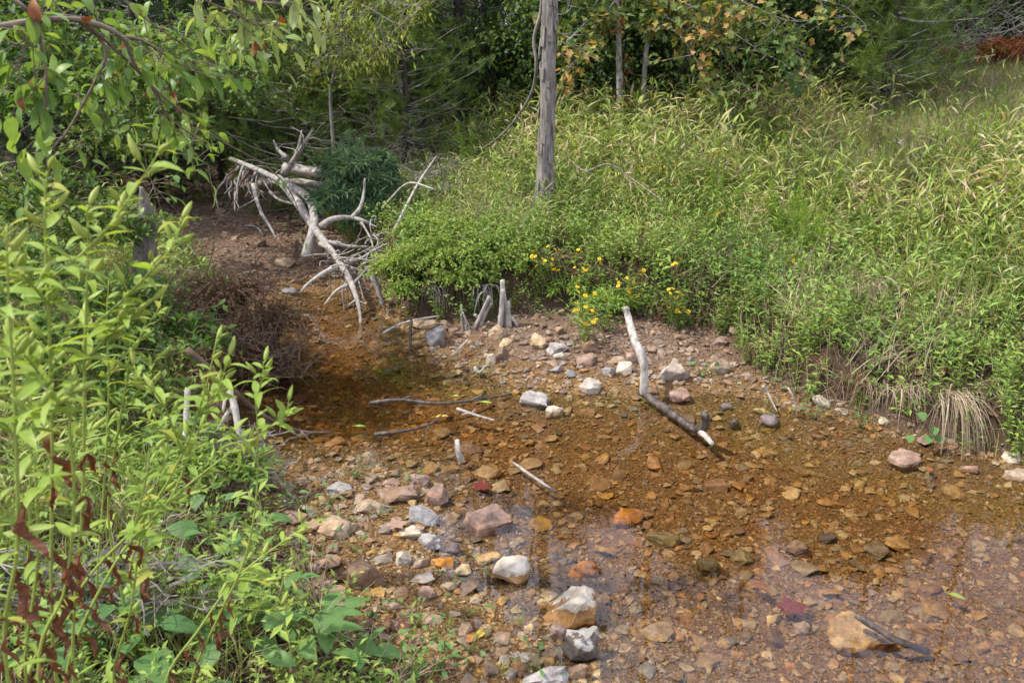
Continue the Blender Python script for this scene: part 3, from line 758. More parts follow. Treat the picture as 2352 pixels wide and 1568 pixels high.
def stick(label, pts, r0, r1, mat, seed, side=(), name="stick", cat="stick", group=None):
    pts = [np.array(p) for p in pts]; b0 = pts[0]
    o = thing(name, label, cat, b0, group)
    s = limb(o, "shaft", [p - b0 for p in pts], r0, r1, mat, 7, None, .14, seed)
    for j, (i, q) in enumerate(side):
        limb(o, "branch", [pts[i] - b0, (pts[i] + np.array(q)) / 2 - b0 + np.array([0, 0, .006]), np.array(q) - b0], r1 * 1.1, r1 * .4, mat, 5, 8, .1, seed + 50 + j)
    return o
def W(a, b2, z=.012): return P(a, b2, z)
stick("black waterlogged branch lying across the pool", [W(850, 925, .0), W(920, 918, .03), W(1000, 926, .02), W(1080, 920, .02), W(1175, 905, .0)], .014, .007, M_WETW, 1, [(1, W(960, 908, .06)), (3, W(1120, 905, .04))])
stick("forked pale stick beside a cream stone chip in the pool", [W(1050, 938), W(1085, 950, .02), W(1135, 965, .01)], .010, .006, M_GREYW, 2, [(1, W(1092, 940, .05)), (1, W(1060, 952, .02))])
stick("grey stick under water along the near edge of the pool", [W(860, 997, .0), W(920, 990, .012), W(985, 975, .012), W(1030, 940, .0)], .012, .005, M_WETW, 3, [(2, W(975, 1005, .0))])
stick("white snag stub pointing out of the water", [W(1050, 1010, .10), W(1053, 1035, .06), W(1060, 1058, .0)], .011, .016, M_DRIFT, 4)
stick("thin brown stick lying on the creek bed", [W(1178, 1062, -.01), W(1225, 1095, .01), W(1278, 1130, -.01)], .008, .006, M_GREYW, 5)
stick("black stick slanting out of the sky reflection", [W(1965, 1412, .06), W(2010, 1440, .04), W(2060, 1470, .015), W(2130, 1495, -.04)], .011, .015, M_WETW, 6)
stick("pale forked twig at the water's edge of the bar", [W(1090, 842, .06), W(1100, 855, .03), W(1115, 840, .07)], .010, .006, M_DRIFT, 7)
stick("long pale twig reaching from the roots over the pool", [W(880, 765, .02), W(910, 748, .06), W(950, 735, .09), W(1010, 725, .10)], .009, .006, M_DRIFT, 8, [(2, W(940, 760, .03))])
stick("dark root stub standing in the pool before the flat tan stone", [W(945, 735, .16), W(942, 770, .08), W(944, 805, -.01)], .012, .010, M_WETW, 9, [(1, W(965, 760, .12))])
stick("grey stick across the pebbles by the dark grey stone", [W(1040, 815, .07), W(1060, 795, .08), W(1075, 780, .10)], .009, .006, M_GREYW, 10, [(1, W(1045, 790, .1))])
stick("thin root trailing from the right bank into the shallows", [W(1752, 885, .12), W(1765, 905, .07), W(1785, 945, .01)], .012, .004, M_GREYW, 11)
stick("fine root curling down the right bank", [W(1810, 890, .16), W(1826, 920, .10), W(1830, 955, .01)], .006, .003, M_GREYW, 12)
stick("grey dead branch lying in the grass above the flowers", [PG(1305, 458) + np.array([0, -.1, .35]), PG(1340, 478) + np.array([0, -.1, .33]), PG(1390, 470) + np.array([0, -.1, .36]), PG(1440, 495) + np.array([0, -.1, .33]), PG(1515, 540) + np.array([0, -.1, .28])], .010, .005, M_BRN, 13, [(1, PG(1380, 500) + np.array([0, -.1, .3]))])
stick("pale fallen branch at the back of the overhanging bush", [PG(900, 570) + np.array([0, 0, .1]), PG(960, 505) + np.array([0, 0, .3]), PG(1005, 455) + np.array([0, 0, .4])], .014, .007, M_DRIFT, 14)
stick("grey fallen branch lying on the bush behind the snag", [PG(880, 535) + np.array([0, 0, .22]), PG(940, 535) + np.array([0, 0, .42]), PG(1000, 552) + np.array([0, 0, .42])], .012, .006, M_DRIFT, 15)
stick("black dried weed stalk standing in the bank grass", [PG(1885, 690) + np.array([0, 0, -.02]), PY(1893, 640, PG(1885, 690)[1]), PY(1905, 585, PG(1885, 690)[1]), PY(1908, 535, PG(1885, 690)[1])], .008, .004, M_WETW, 17, [(1, PY(1880, 600, PG(1885, 690)[1])), (2, PY(1925, 560, PG(1885, 690)[1]))])
stick("brown stick on the dry creek bed under the snag", [PG(565, 525) + np.array([0, 0, .03]), PG(590, 530) + np.array([0, 0, .04]), PG(605, 545) + np.array([0, 0, .02])], .012, .008, M_GREYW, 16)

# ================================================================== BANK PLANTS
G_OAT = leaf_mat("broad_grass_leaf", [(.065, .125, .022), (.14, .23, .04), (.21, .31, .065), (.28, .37, .095), (.32, .33, .14), (.42, .35, .21)], .38, grey=True)
G_FINE = leaf_mat("fine_grass", [(.07, .125, .022), (.14, .22, .04), (.22, .30, .07), (.34, .33, .15)], .38, grey=True)
G_FORB = leaf_mat("herb_leaf", [(.055, .125, .024), (.115, .215, .042), (.18, .29, .058), (.25, .35, .075)], .38, grey=True)
G_STRAW = leaf_mat("straw", [(.20, .145, .085), (.36, .28, .18), (.48, .40, .28), (.27, .19, .12)], .2, .7, .15, tint=(1, .95, .8))
G_STEM = leaf_mat("green_stem", [(.10, .14, .03), (.17, .21, .06), (.22, .20, .09)], .1)
G_LITTER = leaf_mat("dead_leaf", [(.10, .05, .025), (.20, .11, .06), (.32, .20, .12), (.24, .14, .09)], .15, .7, .2, tint=(1, .8, .6))
BANKM = [G_OAT, G_FINE, G_FORB, G_STRAW, G_STEM, G_LITTER]

def put(mb, VF, p, fr, s=1.0, mat=0):
    V, F = VF; mb.add(np.asarray(p) + (V * s) @ fr.T, F, mat)
def t_oat(seed, h=.6, nl=9):
    r = np.random.RandomState(seed); mb = MB()
    a = r.uniform(0, 6.28); lean = r.uniform(.1, .45)
    pts = [np.array([math.cos(a) * lean * h * t * t, math.sin(a) * lean * h * t * t, h * t * (1 - .12 * lean * t)]) for t in np.linspace(0, 1, 7)]
    mb.add(*strip(pts, [.006] * 6 + [.002], (-math.sin(a), math.cos(a), 0)), 4)
    for i in range(nl):
        t = .15 + .85 * (i + r.uniform(-.3, .3)) / nl; t = min(.99, max(.05, t))
        p = np.array([np.interp(t, np.linspace(0, 1, 7), [q[k] for q in pts]) for k in range(3)])
        b = a + math.pi * (i % 2) + r.normal(0, .6); el = r.uniform(.25, .95)
        d = (math.cos(b) * math.cos(el), math.sin(b) * math.cos(el), math.sin(el))
        put(mb, leaf(r.uniform(.10, .20), r.uniform(.014, .025), 2, .3, r.uniform(.1, .8), .35), p, frame(d, roll=r.normal(0, .3)), 1, 3 if r.uniform() < .10 else 0)
    return mb.tmpl()
def t_grass(seed, h=.3, n=15, mat=1, w=.005, spread=.05):
    r = np.random.RandomState(seed); mb = MB()
    for i in range(n):
        a = r.uniform(0, 6.28); L = h * r.uniform(.5, 1.1); out_ = r.uniform(.15, .85)
        b = np.array([r.normal(0, spread), r.normal(0, spread), 0]); ca, sa = math.cos(a), math.sin(a)
        pts = [b + np.array([ca * out_ * L * t ** 1.7, sa * out_ * L * t ** 1.7, L * (t - .45 * out_ * t ** 2.4)]) for t in ((0, .35, .7, 1) if w > .006 else (0, .55, 1))]
        mb.add(*strip(pts, [w, w, w * .75, w * .1] if w > .006 else [w, w * .9, w * .1], (-sa, ca, 0)), mat)
    return mb.tmpl()
def t_forb(seed, h=.3, ns=3, nl=9, L=.04, W=.014, mat=2, droop=.4):
    r = np.random.RandomState(seed); mb = MB()
    for s in range(ns):
        a = r.uniform(0, 6.28); lean = r.uniform(.1, .7); hh = h * r.uniform(.6, 1.1)
        pts = [np.array([math.cos(a) * lean * hh * t ** 1.3, math.sin(a) * lean * hh * t ** 1.3, hh * t]) for t in np.linspace(0, 1, 4)]
        mb.add(*strip(pts, [.004, .004, .003, .002], (-math.sin(a), math.cos(a), 0)), 4)
        for i in range(nl):
            t = .2 + .8 * i / (nl - 1)
            p = np.array([np.interp(t, np.linspace(0, 1, 4), [q[k] for q in pts]) for k in range(3)])
            b = i * 2.4 + r.normal(0, .4); el = r.uniform(-.1, .8)
            d = (math.cos(b) * math.cos(el), math.sin(b) * math.cos(el), math.sin(el))
            put(mb, (dleaf(L * r.uniform(.7, 1.3), W * r.uniform(.8, 1.2) * 1.1, .3, droop) if L < .06 else leaf(L * r.uniform(.7, 1.3), W * r.uniform(.8, 1.2), 2, .25, droop)), p, frame(d, roll=r.normal(0, .3)), 1, mat)
    return mb.tmpl()
def t_litter(seed):
    r = np.random.RandomState(seed); mb = MB()
    put(mb, leaf(.06, .03, 3, .5, r.uniform(-1, 1)), (0, 0, .004), frame((1, 0, r.uniform(0, .3))), 1, 5); return mb.tmpl()
OATS = [t_oat(i, .6) for i in range(8)]
GRASS = [t_grass(20 + i, .32) for i in range(6)]
FINEG = [t_grass(30 + i, .30, 14, 1, .0034, .04) for i in range(4)]
FORBS = [t_forb(40 + i, .28) for i in range(6)]; FORBB = [t_forb(50 + i, .3, 2, 8, .075, .024) for i in range(4)]
STRAW = [t_grass(60 + i, .34, 9, 3, .0038, .05) for i in range(5)]
LIT = [t_litter(70 + i) for i in range(4)]
rng = np.random.RandomState(21)
def patch(x, y, s, seed): return np.clip(fbm(x * s, y * s, seed, 3) * 2.2 + .5, 0, 1)
def sow(mb, tmpls, xy, sc, tilt=.18, sink=.01):
    n = len(xy); k = rng.randint(0, len(tmpls), n)
    Rm = rotx(rng.normal(0, tilt, n)) @ roty(rng.normal(0, tilt, n)) @ rotz(rng.uniform(0, 6.28, n))
    Rm = Rm * sc[:, None, None]
    pos = np.column_stack([xy, H(xy[:, 0], xy[:, 1]) - sink])
    for i in range(len(tmpls)): mb.scatter(tmpls[i], pos[k == i], Rm[k == i])
def far_xy(n, dlo=.02, ymax=12.0, keep=None):
    out_ = []; c = 0
    while c < n:
        y = 3.0 + (ymax - 3.0) * rng.uniform(0, 1, n * 3) ** 1.1; x = rng.uniform(-2.5, 9.0, n * 3)
        dc = bil(DC, x, y); wf = bil(WF, x, y)
        k = (np.abs(x) < .68 * y + .5 + 1.2 * (rng.uniform(0, 1, n * 3) < .7)) & (dc > dlo) & (wf > .6)
        if keep is not None: k &= rng.uniform(0, 1, n * 3) < keep(x, y, dc)
        out_.append(np.stack([x[k], y[k]], 1)); c += k.sum()
    return np.concatenate(out_)[:n]
dryright = lambda x, y: sstep(2.2, 3.4, x - .25 * (y - 6)) * sstep(6.4, 7.6, y)
wmb_ = MB()
sandy = lambda x, y: 1 - np.exp(-(((x - .35) / .22) ** 2 + ((y - 5.75) / .33) ** 2))
xy = far_xy(3300, .12, 11, lambda x, y, d: (.15 + patch(x, y, .7, 31)) * (.35 + .65 * sstep(.2, 1.1, d)) * (1 - .97 * dryright(x, y)))
sow(wmb_, OATS, xy, (.45 + .55 * sstep(.3, 2.2, bil(DC, xy[:, 0], xy[:, 1]))) * rng.uniform(.7, 1.2, len(xy)))
xy = far_xy(2600, .0, 12, lambda x, y, d: (.35 + patch(x, y, .9, 33)) * sandy(x, y))
sow(wmb_, GRASS, xy, (.45 + .5 * sstep(.1, 1.4, bil(DC, xy[:, 0], xy[:, 1]))) * rng.uniform(.6, 1.2, len(xy)))
xy = far_xy(3800, -.03, 11, lambda x, y, d: (.1 + patch(x, y, 1.0, 35)) * (.4 + 1.2 * (d < .5)) * sandy(x, y) * (1 - .6 * dryright(x, y)))
sow(wmb_, FORBS, xy, rng.uniform(.5, 1.15, len(xy)))
xy = far_xy(1300, .02, 10, lambda x, y, d: patch(x, y, .8, 37) * sandy(x, y) * (1 - .8 * dryright(x, y)))
sow(wmb_, FORBB, xy, rng.uniform(.5, 1.1, len(xy)))
xy = far_xy(3900, .0, 12, lambda x, y, d: np.clip(patch(x, y, 1.1, 39) * 1.6 - .3, 0, 1) + dryright(x, y))
sow(wmb_, STRAW, xy, rng.uniform(.5, 1.2, len(xy)), .35)
xy = far_xy(2200, .3, 13, lambda x, y, d: .1 + dryright(x, y))
sow(wmb_, FINEG, xy, rng.uniform(.5, 1.1, len(xy)))
xy = far_xy(2200, .5, 13, lambda x, y, d: .02 + dryright(x, y)); sow(wmb_, STRAW, xy, rng.uniform(.4, .9, len(xy)), .5)
xy = far_xy(2500, .02, 14, None); sow(wmb_, LIT, xy, rng.uniform(.6, 1.3, len(xy)), .3, -.005)
tag(wmb_.build("weeds", BANKM), "tangle of green weeds, grasses and straw covering the far bank", "weeds", kind="stuff")

# --- single clumps of broad bladed grass that stand out of the tangle
def clump_mesh(name, parts, mats):
    mb = MB()
    for T, p, rz, s in parts:
        mb.scatter(T, [p], [rotz(rz) * s])
    return mb.mesh(name, mats)
oat_me = []
for k in range(4):
    r = np.random.RandomState(90 + k)
    oat_me.append(clump_mesh("broad_leaf_grass", [(OATS[r.randint(8)], (r.normal(0, .07), r.normal(0, .07), 0), r.uniform(0, 6.28), r.uniform(.8, 1.15)) for _ in range(9)], BANKM))
spots = [(1085, 330), (1115, 335), (1150, 338), (1060, 350), (1320, 330), (1360, 325), (1480, 320), (1520, 310), (1560, 325), (1620, 330), (1680, 370), (1730, 400),
         (1800, 385), (1850, 380), (1890, 400), (1930, 420), (1980, 450), (2050, 470), (2100, 500), (2160, 490), (2210, 540), (2300, 600), (1600, 450), (1650, 520),
         (1760, 520), (1700, 720), (1655, 735), (1880, 560), (1830, 600), (1980, 590), (2120, 610), (2250, 640), (1420, 420), (1370, 470), (1560, 560), (2310, 690), (1790, 640)]
for i, (a, b) in enumerate(spots):
    g0 = PG(a, b + 25)
    o = link("broad_leaf_grass", oat_me[i % 4], None, g0); o["kind"] = "thing"; s = random.Random(i).uniform(.75, 1.1) * (1.15 if b < 360 else .62 if b < 560 else .5)
    o.scale = (s, s, s); o.rotation_euler = (0, 0, i * 1.7)
    tag(o, "clump of broad bladed grass rising in front of the dark wood" if b < 345 else "clump of broad bladed grass standing out of the weeds on the bank", "grass clump",
        "broad grass clumps before the wood" if b < 345 else "broad grass clumps on the bank slope")

# --- yellow daisies
G_PETAL = leaf_mat("yellow_petal", [(.78, .48, .012), (.88, .60, .02)], .25, tint=(1, .9, .3), patch=.1)
G_PETALO = leaf_mat("orange_petal", [(.80, .36, .012), (.86, .44, .02)], .25, tint=(1, .9, .3), patch=.1)
G_EYE = leaf_mat("flower_eye", [(.40, .22, .01), (.50, .30, .02)], 0)
G_EYED = leaf_mat("dark_flower_eye", [(.02, .012, .008), (.03, .02, .012)], 0)
def flower_mesh(petal, r=.016, n=9):
    mb = MB()
    for i in range(n):
        a = i * 2 * math.pi / n; put(mb, leaf(r, r * .62, 2, .1, .3, .6), (math.cos(a) * .003, math.sin(a) * .003, 0), frame((math.cos(a), math.sin(a), .18)))
    return mb.mesh("flower", petal)
def eye_mesh(mat):
    V, F = hull_rock(5, 14, 0); mb = MB(); mb.add(V * np.array([.012, .012, .008]) + np.array([0, 0, .003]), F); return mb.mesh("centre", mat)
FL = [(flower_mesh(G_PETAL), eye_mesh(G_EYE)), (flower_mesh(G_PETALO, .02, 10), eye_mesh(G_EYED))]
DAISYF = [t_forb(700 + i, .26, 5, 12, .05, .007) for i in range(4)]
daisy_me = []
for T in DAISYF:
    mb = MB(); mb.add(*T); daisy_me.append(mb.mesh("foliage", BANKM))
def daisy(px, py, heads, kind, label, group, seed):
    r = np.random.RandomState(seed)
    cx, cy_ = np.mean([h_[0] for h_ in heads]), max(h_[1] for h_ in heads) + 42
    g0 = PG(cx, cy_); o = thing("daisy_plant", label, "flower", g0, group)
    f = link("foliage", daisy_me[seed % 4], o); f.scale = (1.5, 1.5, 1.15); f.rotation_euler = (0, 0, seed)
    heads = list(heads) + [(a_ + r.normal(0, 10), b_ + r.normal(0, 8)) for a_, b_ in heads if kind == 0 and r.uniform() < .9]
    for (a, b) in heads:
        p = PY(a, b, g0[1] + r.uniform(-.22, .05)) - g0
        root = np.array([r.normal(0, .05), r.normal(0, .05), 0])
        limb(o, "stem", [root, (root + p) / 2 + np.array([0, .02, .03]), p], .0022, .0016, G_STEM, 4, 6, 0, seed)
        h_ = link("flower", FL[kind][0], o, p + np.array([0, 0, .004])); h_.rotation_euler = (r.uniform(.2, .9), r.normal(0, .35), r.uniform(0, 6.28))
        s = r.uniform(.7, 1.05); h_.scale = (s, s, s)
        link("centre", FL[kind][1], h_)
Q = lambda l: l
LB, LG = "yellow daisy plant in bloom at the foot of the far bank", "yellow daisies above the gravel bar"
for i, hs in enumerate([
    [(1228, 600), (1224, 578), (1232, 612), (1252, 600), (1230, 590)], [(1258, 567), (1283, 575), (1282, 622), (1272, 620), (1262, 602)],
    [(1328, 575), (1352, 610), (1324, 628), (1340, 618), (1380, 608)], [(1326, 660), (1322, 698), (1344, 680), (1328, 712)],
    [(1345, 706), (1352, 713), (1350, 748), (1345, 742), (1362, 722), (1337, 742)], [(1400, 718), (1366, 675), (1388, 688)],
    [(1422, 650), (1440, 640), (1455, 650), (1442, 664), (1420, 658)], [(1462, 684), (1475, 668), (1450, 685), (1478, 622)],
    [(1545, 664), (1555, 672), (1550, 685), (1562, 700), (1555, 712)], [(1540, 605), (1552, 606), (1568, 680), (1572, 708), (1560, 718)]]):
    daisy(0, 0, hs, 0, LB, LG, 300 + i)
for i, hs in enumerate([[(1450, 392), (1466, 388), (1478, 390), (1492, 386), (1500, 382)], [(1512, 380), (1526, 384), (1520, 396), (1425, 412), (1418, 416)]]):
    daisy(0, 0, hs, 0, "yellow daisy plant high on the bank near the slim grey sapling", "yellow daisies high on the bank", 330 + i)
daisy(0, 0, [(1650, 488), (1645, 495), (1655, 492)], 0, "small yellow flower cluster alone in the mid slope weeds", None, 340)
daisy(0, 0, [(1838, 455), (1842, 449)], 0, "pair of yellow flowers high in the slope weeds", None, 341)
for i, hs in enumerate([[(1714, 565), (1720, 585)], [(1815, 578), (1830, 585), (1822, 600)], [(1730, 690), (1766, 683)], [(1904, 738)]]):
    daisy(0, 0, hs, 1, "orange coneflower with a dark eye among the bank weeds", "orange coneflowers on the bank", 345 + i)

# DAISYBUSH
# --- overhanging bush
def leaves_in(mb, pts, dirs, tm, sc, r, spread=.7, mat=0):
    """scatter leaf template tm at pts pointing roughly along dirs"""
    n = len(pts); d = dirs + r.normal(0, spread, (n, 3)); d /= np.linalg.norm(d, axis=1)[:, None] + 1e-9
    up = np.tile([0, 0, 1.0], (n, 1)) + r.normal(0, .35, (n, 3))
    x = np.cross(d, up); x /= np.linalg.norm(x, axis=1)[:, None] + 1e-9; z_ = np.cross(x, d)
    Rm = np.stack([x, d, z_], 2) * np.asarray(sc)[:, None, None]
    mb.scatter((tm[0], tm[1], np.full(len(tm[1]), mat)), pts, Rm)
def shoots(r, centre, radii, n, L, up=.6):
    """curved shoots from a base inside an ellipsoid to its surface"""
    out_ = []
    for i in range(n):
        v = r.normal(0, 1, 3); v[2] = abs(v[2]) * up + r.uniform(-.25, .3); v /= np.linalg.norm(v)
        tip = centre + v * radii * r.choice((.6, .8, .95, 1.05, 1.3), p=(.2, .25, .25, .2, .1)) * r.uniform(.85, 1.12)
        mid = centre + v * radii * .45 + np.array([0, 0, .12 * radii[2]])
        base_ = centre + np.array([v[0] * radii[0] * .2, v[1] * radii[1] * .2, -.6 * radii[2]])
        out_.append(spline([base_, mid, tip], 9))
    return out_
def bush(name, label, cat, blobs, nshoot, per, tm, sc, lm, sm, seed, group=None, spread=.6, sr=.003, hang=0.0, bare=0):
    r = np.random.RandomState(seed); c0 = np.array(blobs[0][0]); base_ = at(c0[0], c0[1])
    o = thing(name, label, cat, base_, group); st = MB(); lf = MB()
    for c, rad in blobs:
        k = max(4, int(nshoot * (np.prod(rad) ** (2 / 3)) / sum(np.prod(q_[1]) ** (2 / 3) for q_ in blobs)))
        for s in shoots(r, np.array(c) - base_, np.array(rad), k, 0):
            s = s.copy(); s[:, 2] -= hang * np.linspace(0, 1, len(s)) ** 2
            st.add(*tube(s[bare:], np.linspace(sr, sr * .4, len(s) - bare), 3, 0, 0, False))
            t = r.uniform(.25, 1, per); ii = t * (len(s) - 1); i0 = np.minimum(ii.astype(int), len(s) - 2); u = (ii - i0)[:, None]
            p = s[i0] * (1 - u) + s[i0 + 1] * u; d = s[i0 + 1] - s[i0]; d /= np.linalg.norm(d, axis=1)[:, None]
            side = r.normal(0, 1, (per, 3)); leaves_in(lf, p, d * .6 + side * .6, tm, r.uniform(.6, 1.25, per) * sc, r, spread)
    st.build("stems", sm, o); lf.build("foliage", lm, o)
    return o
G_BUSH = leaf_mat("bush_leaf", [(.085, .16, .03), (.15, .26, .045), (.21, .33, .06), (.27, .38, .085)], .38, patch=2.5, grey=True)
LEAF_S = dleaf(1, .46, .35, .4); LEAF_N = dleaf(1, .17, .4, .7); LEAF_O = leaf(1, .55, 2, .25, .45); LEAF_L = leaf(1, .28, 2, .3, .6)
def pc(px, py, Y): return PY(px, py, Y)
bush("overhanging_bush", "dense bright green small leaved bush hanging over the bank roots", "bush",
     [(pc(1010, 590, 5.75), (.40, .32, .22)), (pc(1120, 590, 5.75), (.36, .30, .22)), (pc(915, 620, 5.8), (.24, .24, .24)), (pc(1195, 605, 5.75), (.22, .22, .15)), (pc(1060, 640, 5.55), (.32, .13, .14)), (pc(925, 665, 5.6), (.15, .12, .14)), (pc(1100, 530, 6.2), (.4, .3, .2)), (pc(980, 530, 6.3), (.35, .3, .2))],
     900, 34, LEAF_S, .027, G_BUSH, M_TWIG, 3, hang=.05)
G_FENN = leaf_mat("feathery_leaf", [(.07, .135, .065), (.105, .19, .09), (.15, .24, .12)], .3)
bush("feathery_bush", "blue green feathery narrow leaved bush growing behind the snag", "bush",
     [(pc(800, 390, 7.3), (.26, .26, .30)), (pc(850, 430, 7.3), (.26, .26, .26)), (pc(770, 460, 7.1), (.24, .22, .22)), (pc(840, 490, 7.1), (.24, .22, .16)), (pc(870, 380, 7.5), (.2, .2, .2))], 330, 34, LEAF_N, .085, G_FENN, G_STEM, 4, hang=.06, spread=.4)
G_RED = leaf_mat("reddish_leaf", [(.07, .025, .012), (.14, .045, .02), (.11, .075, .025), (.09, .10, .03)], .25)
bush("twiggy_shrub", "dark brown twiggy shrub with few reddish leaves leaning over the pool", "shrub",
     [(pc(600, 750, 4.75), (.36, .34, .28)), (pc(520, 680, 5.0), (.38, .3, .28)), (pc(530, 810, 4.5), (.3, .3, .24)), (pc(640, 820, 4.6), (.24, .25, .16))], 640, 12, LEAF_S, .024, G_RED, M_TWIG, 5, sr=.0032, hang=.08)
# --- straw tufts
def tuft(label, p0, n, L, outv, w, seed, mats=G_STRAW, drop=.9, name="straw_tuft", cat="grass tuft"):
    r = np.random.RandomState(seed); o = thing(name, label, cat, p0); mb = MB()
    for i in range(n):
        b = r.normal(0, .035, 3); b[2] = abs(b[2]) * .6; d = np.array(outv) + r.normal(0, .4, 3) * np.array([1, .5, .2]); l = L * r.uniform(.55, 1.1)
        pts = [b + d * l * t * (1 - .25 * t) + np.array([0, 0, l * (.55 * t - drop * 1.25 * t * t)]) for t in np.linspace(0, 1, 7)]
        mb.add(*strip(pts, [w, w, w, w, w * .8, w * .5, w * .15], (r.normal(), r.normal() * .3, .3) / np.linalg.norm([1, .3, .3])))
    mb.build("blades", mats, o); return o
p0 = PG(2160, 985) + np.array([.02, .02, .16])
tuft("pale straw grass tuft hanging down the bank to the water", p0, 130, .42, (.12, -.55, 0), .0038, 1, drop=1.0)
tuft("long straw stalks arching beside the hanging tuft", p0 + np.array([.16, .05, .02]), 40, .5, (.45, -.35, 0), .003, 2, drop=.85)
tuft("drooping bleached sedge head on the bank above the water", PG(1995, 735) + np.array([0, 0, .20]), 34, .20, (.1, -.25, 0), .007, 3, drop=.8)
tuft("small bleached sedge head drooping beside the larger one", PG(1950, 735) + np.array([0, 0, .19]), 16, .17, (-.2, -.25, 0), .007, 4, drop=.8)
tuft("dry brown rootlets hanging from the eroded bank under the daisies", PG(1510, 740) + np.array([0, 0, .12]), 60, .22, (.1, -.25, 0), .003, 5, G_LITTER, 1.0)
tuft("grey rootlets and dry grass hanging from the cut bank", PG(1740, 830) + np.array([0, 0, .12]), 80, .24, (0, -.3, 0), .003, 6, G_LITTER, 1.0)
tuft("tan dry grass fringe on the bank above the mossy slab", PG(2010, 920) + np.array([0, 0, .08]), 60, .25, (0, -.3, 0), .003, 7, G_STRAW, .9)

bush("bank_herbs", "lush green narrow leaved herbs round the daisies at the foot of the bank", "bush",
     [(pc(1400, 690, 5.45), (.26, .16, .13)), (pc(1300, 660, 5.65), (.22, .16, .13)), (pc(1500, 680, 5.6), (.26, .18, .15)), (pc(1450, 620, 5.85), (.34, .22, .16)), (pc(1330, 600, 5.95), (.3, .2, .16)), (pc(1570, 650, 5.75), (.22, .2, .15))], 330, 26, LEAF_L, .05, G_BUSH, G_STEM, 6, hang=.05)
bush("bank_herbs", "dark green herbs overhanging the cut bank beyond the boulder", "bush",
     [(pc(1720, 770, 5.2), (.2, .14, .12)), (pc(1820, 830, 4.9), (.22, .14, .12)), (pc(1920, 870, 4.65), (.22, .14, .10)), (pc(1640, 710, 5.6), (.2, .16, .14))], 200, 20, LEAF_O, .042, G_FORB, G_STEM, 7, hang=.05)

G_PLUME = leaf_mat("plume_leaf", [(.16, .29, .04), (.22, .36, .05), (.28, .40, .06)], .4)
for i, (a, b, h_) in enumerate([(1815, 560, .62), (1850, 580, .55), (1785, 520, .5), (1640, 470, .45), (1075, 380, .6), (1900, 470, .5), (2010, 560, .4)]):
    g1 = PG(a, b + 40); r = np.random.RandomState(600 + i); o = thing("plume_weed", "bright green feathery plume weed rising from the bank grass", "weed", g1, "feathery plume weeds on the bank"); lf = MB()
    for j in range(3):
        tip = np.array([r.normal(0, .12), r.normal(0, .06), h_ * r.uniform(.75, 1.1)]); limb(o, "stem", [np.zeros(3), tip * .5 + r.normal(0, .02, 3), tip], .003, .001, G_STEM, 4, 8, 0, i)
        n = 130; t = r.uniform(.25, 1, n); leaves_in(lf, tip[None] * t[:, None] + r.normal(0, .008, (n, 3)), np.column_stack([r.normal(0, 1, n), r.normal(0, 1, n), np.full(n, .9)]), LEAF_N, .07 * (1.15 - .8 * t), r, .3)
    lf.build("foliage", G_PLUME, o)
tuft("brown rootlets hanging over the bare cut of the right bank", PG(1960, 920) + np.array([0, 0, .12]), 70, .22, (0, -.3, 0), .003, 8, G_LITTER, 1.0)
tuft("dry grass hanging over the bare cut near the straw tuft", PG(2070, 950) + np.array([0, 0, .14]), 70, .24, (0, -.3, 0), .003, 9, G_STRAW, 1.0)
tuft("dry blades fringing the top of the bare cut bank", PG(1870, 870) + np.array([0, 0, .10]), 60, .2, (0, -.3, 0), .003, 10, G_LITTER, .9)
bush("bank_herbs", "green herbs spilling over the bare cut beside the straw tuft", "bush", [(pc(2010, 900, 4.45), (.2, .12, .10)), (pc(2090, 930, 4.25), (.16, .12, .09)), (pc(2270, 1000, 3.95), (.2, .14, .10)), (pc(1930, 850, 4.75), (.2, .12, .1))], 170, 18, LEAF_O, .035, G_FORB, G_STEM, 8, hang=.05)

for i, a in enumerate((965, 1000, 1035, 1110)):
    tuft(("dark", "pale", "fine brown", "short grey")[i] + " rootlets hanging under the overhanging bush", PG(a, 722) + np.array([0, -.02, .20]), 36, .22, (0, -.15, 0), .005, 20 + i, M_TWIG if i % 2 == 0 else M_GREYW, 1.1, "hanging_roots", "roots")

# ================================================================== TREES
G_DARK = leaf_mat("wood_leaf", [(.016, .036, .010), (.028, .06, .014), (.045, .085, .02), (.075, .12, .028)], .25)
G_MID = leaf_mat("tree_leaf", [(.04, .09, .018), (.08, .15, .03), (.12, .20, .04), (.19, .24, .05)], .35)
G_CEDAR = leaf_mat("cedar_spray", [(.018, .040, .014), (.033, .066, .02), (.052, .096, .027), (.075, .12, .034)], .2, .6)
G_CEDARY = leaf_mat("yellowish_cedar_spray", [(.07, .125, .025), (.12, .19, .035), (.17, .25, .05)], .25, .6)
G_YEL = leaf_mat("yellowing_leaf", [(.14, .21, .035), (.22, .29, .045), (.30, .34, .055), (.40, .38, .065)], .4)
G_MAPLE = leaf_mat("mixed_autumn_leaf", [(.055, .115, .03), (.08, .15, .035), (.11, .18, .04), (.15, .21, .05), (.20, .24, .06), (.36, .30, .07), (.48, .28, .11)], .38)
G_VINE = leaf_mat("vine_leaf", [(.05, .115, .025), (.09, .175, .035), (.14, .24, .045), (.22, .30, .055)], .42)
G_PALE = leaf_mat("pale_leaf", [(.26, .36, .11), (.35, .44, .17), (.44, .50, .25)], .4, .45)
G_DRYL = leaf_mat("russet_leaf", [(.16, .055, .02), (.26, .10, .035), (.20, .08, .03)], .25, tint=(1, .7, .4))
M_BARKG = wood_mat("grey_bark", [(.07, .06, .05), (.19, .17, .145), (.34, .31, .275)], 22, (1, 1, .25), .8)
M_BARKD = wood_mat("dark_bark", [(.025, .020, .016), (.06, .048, .038), (.10, .085, .07)], 20, (1, 1, .25), .8)
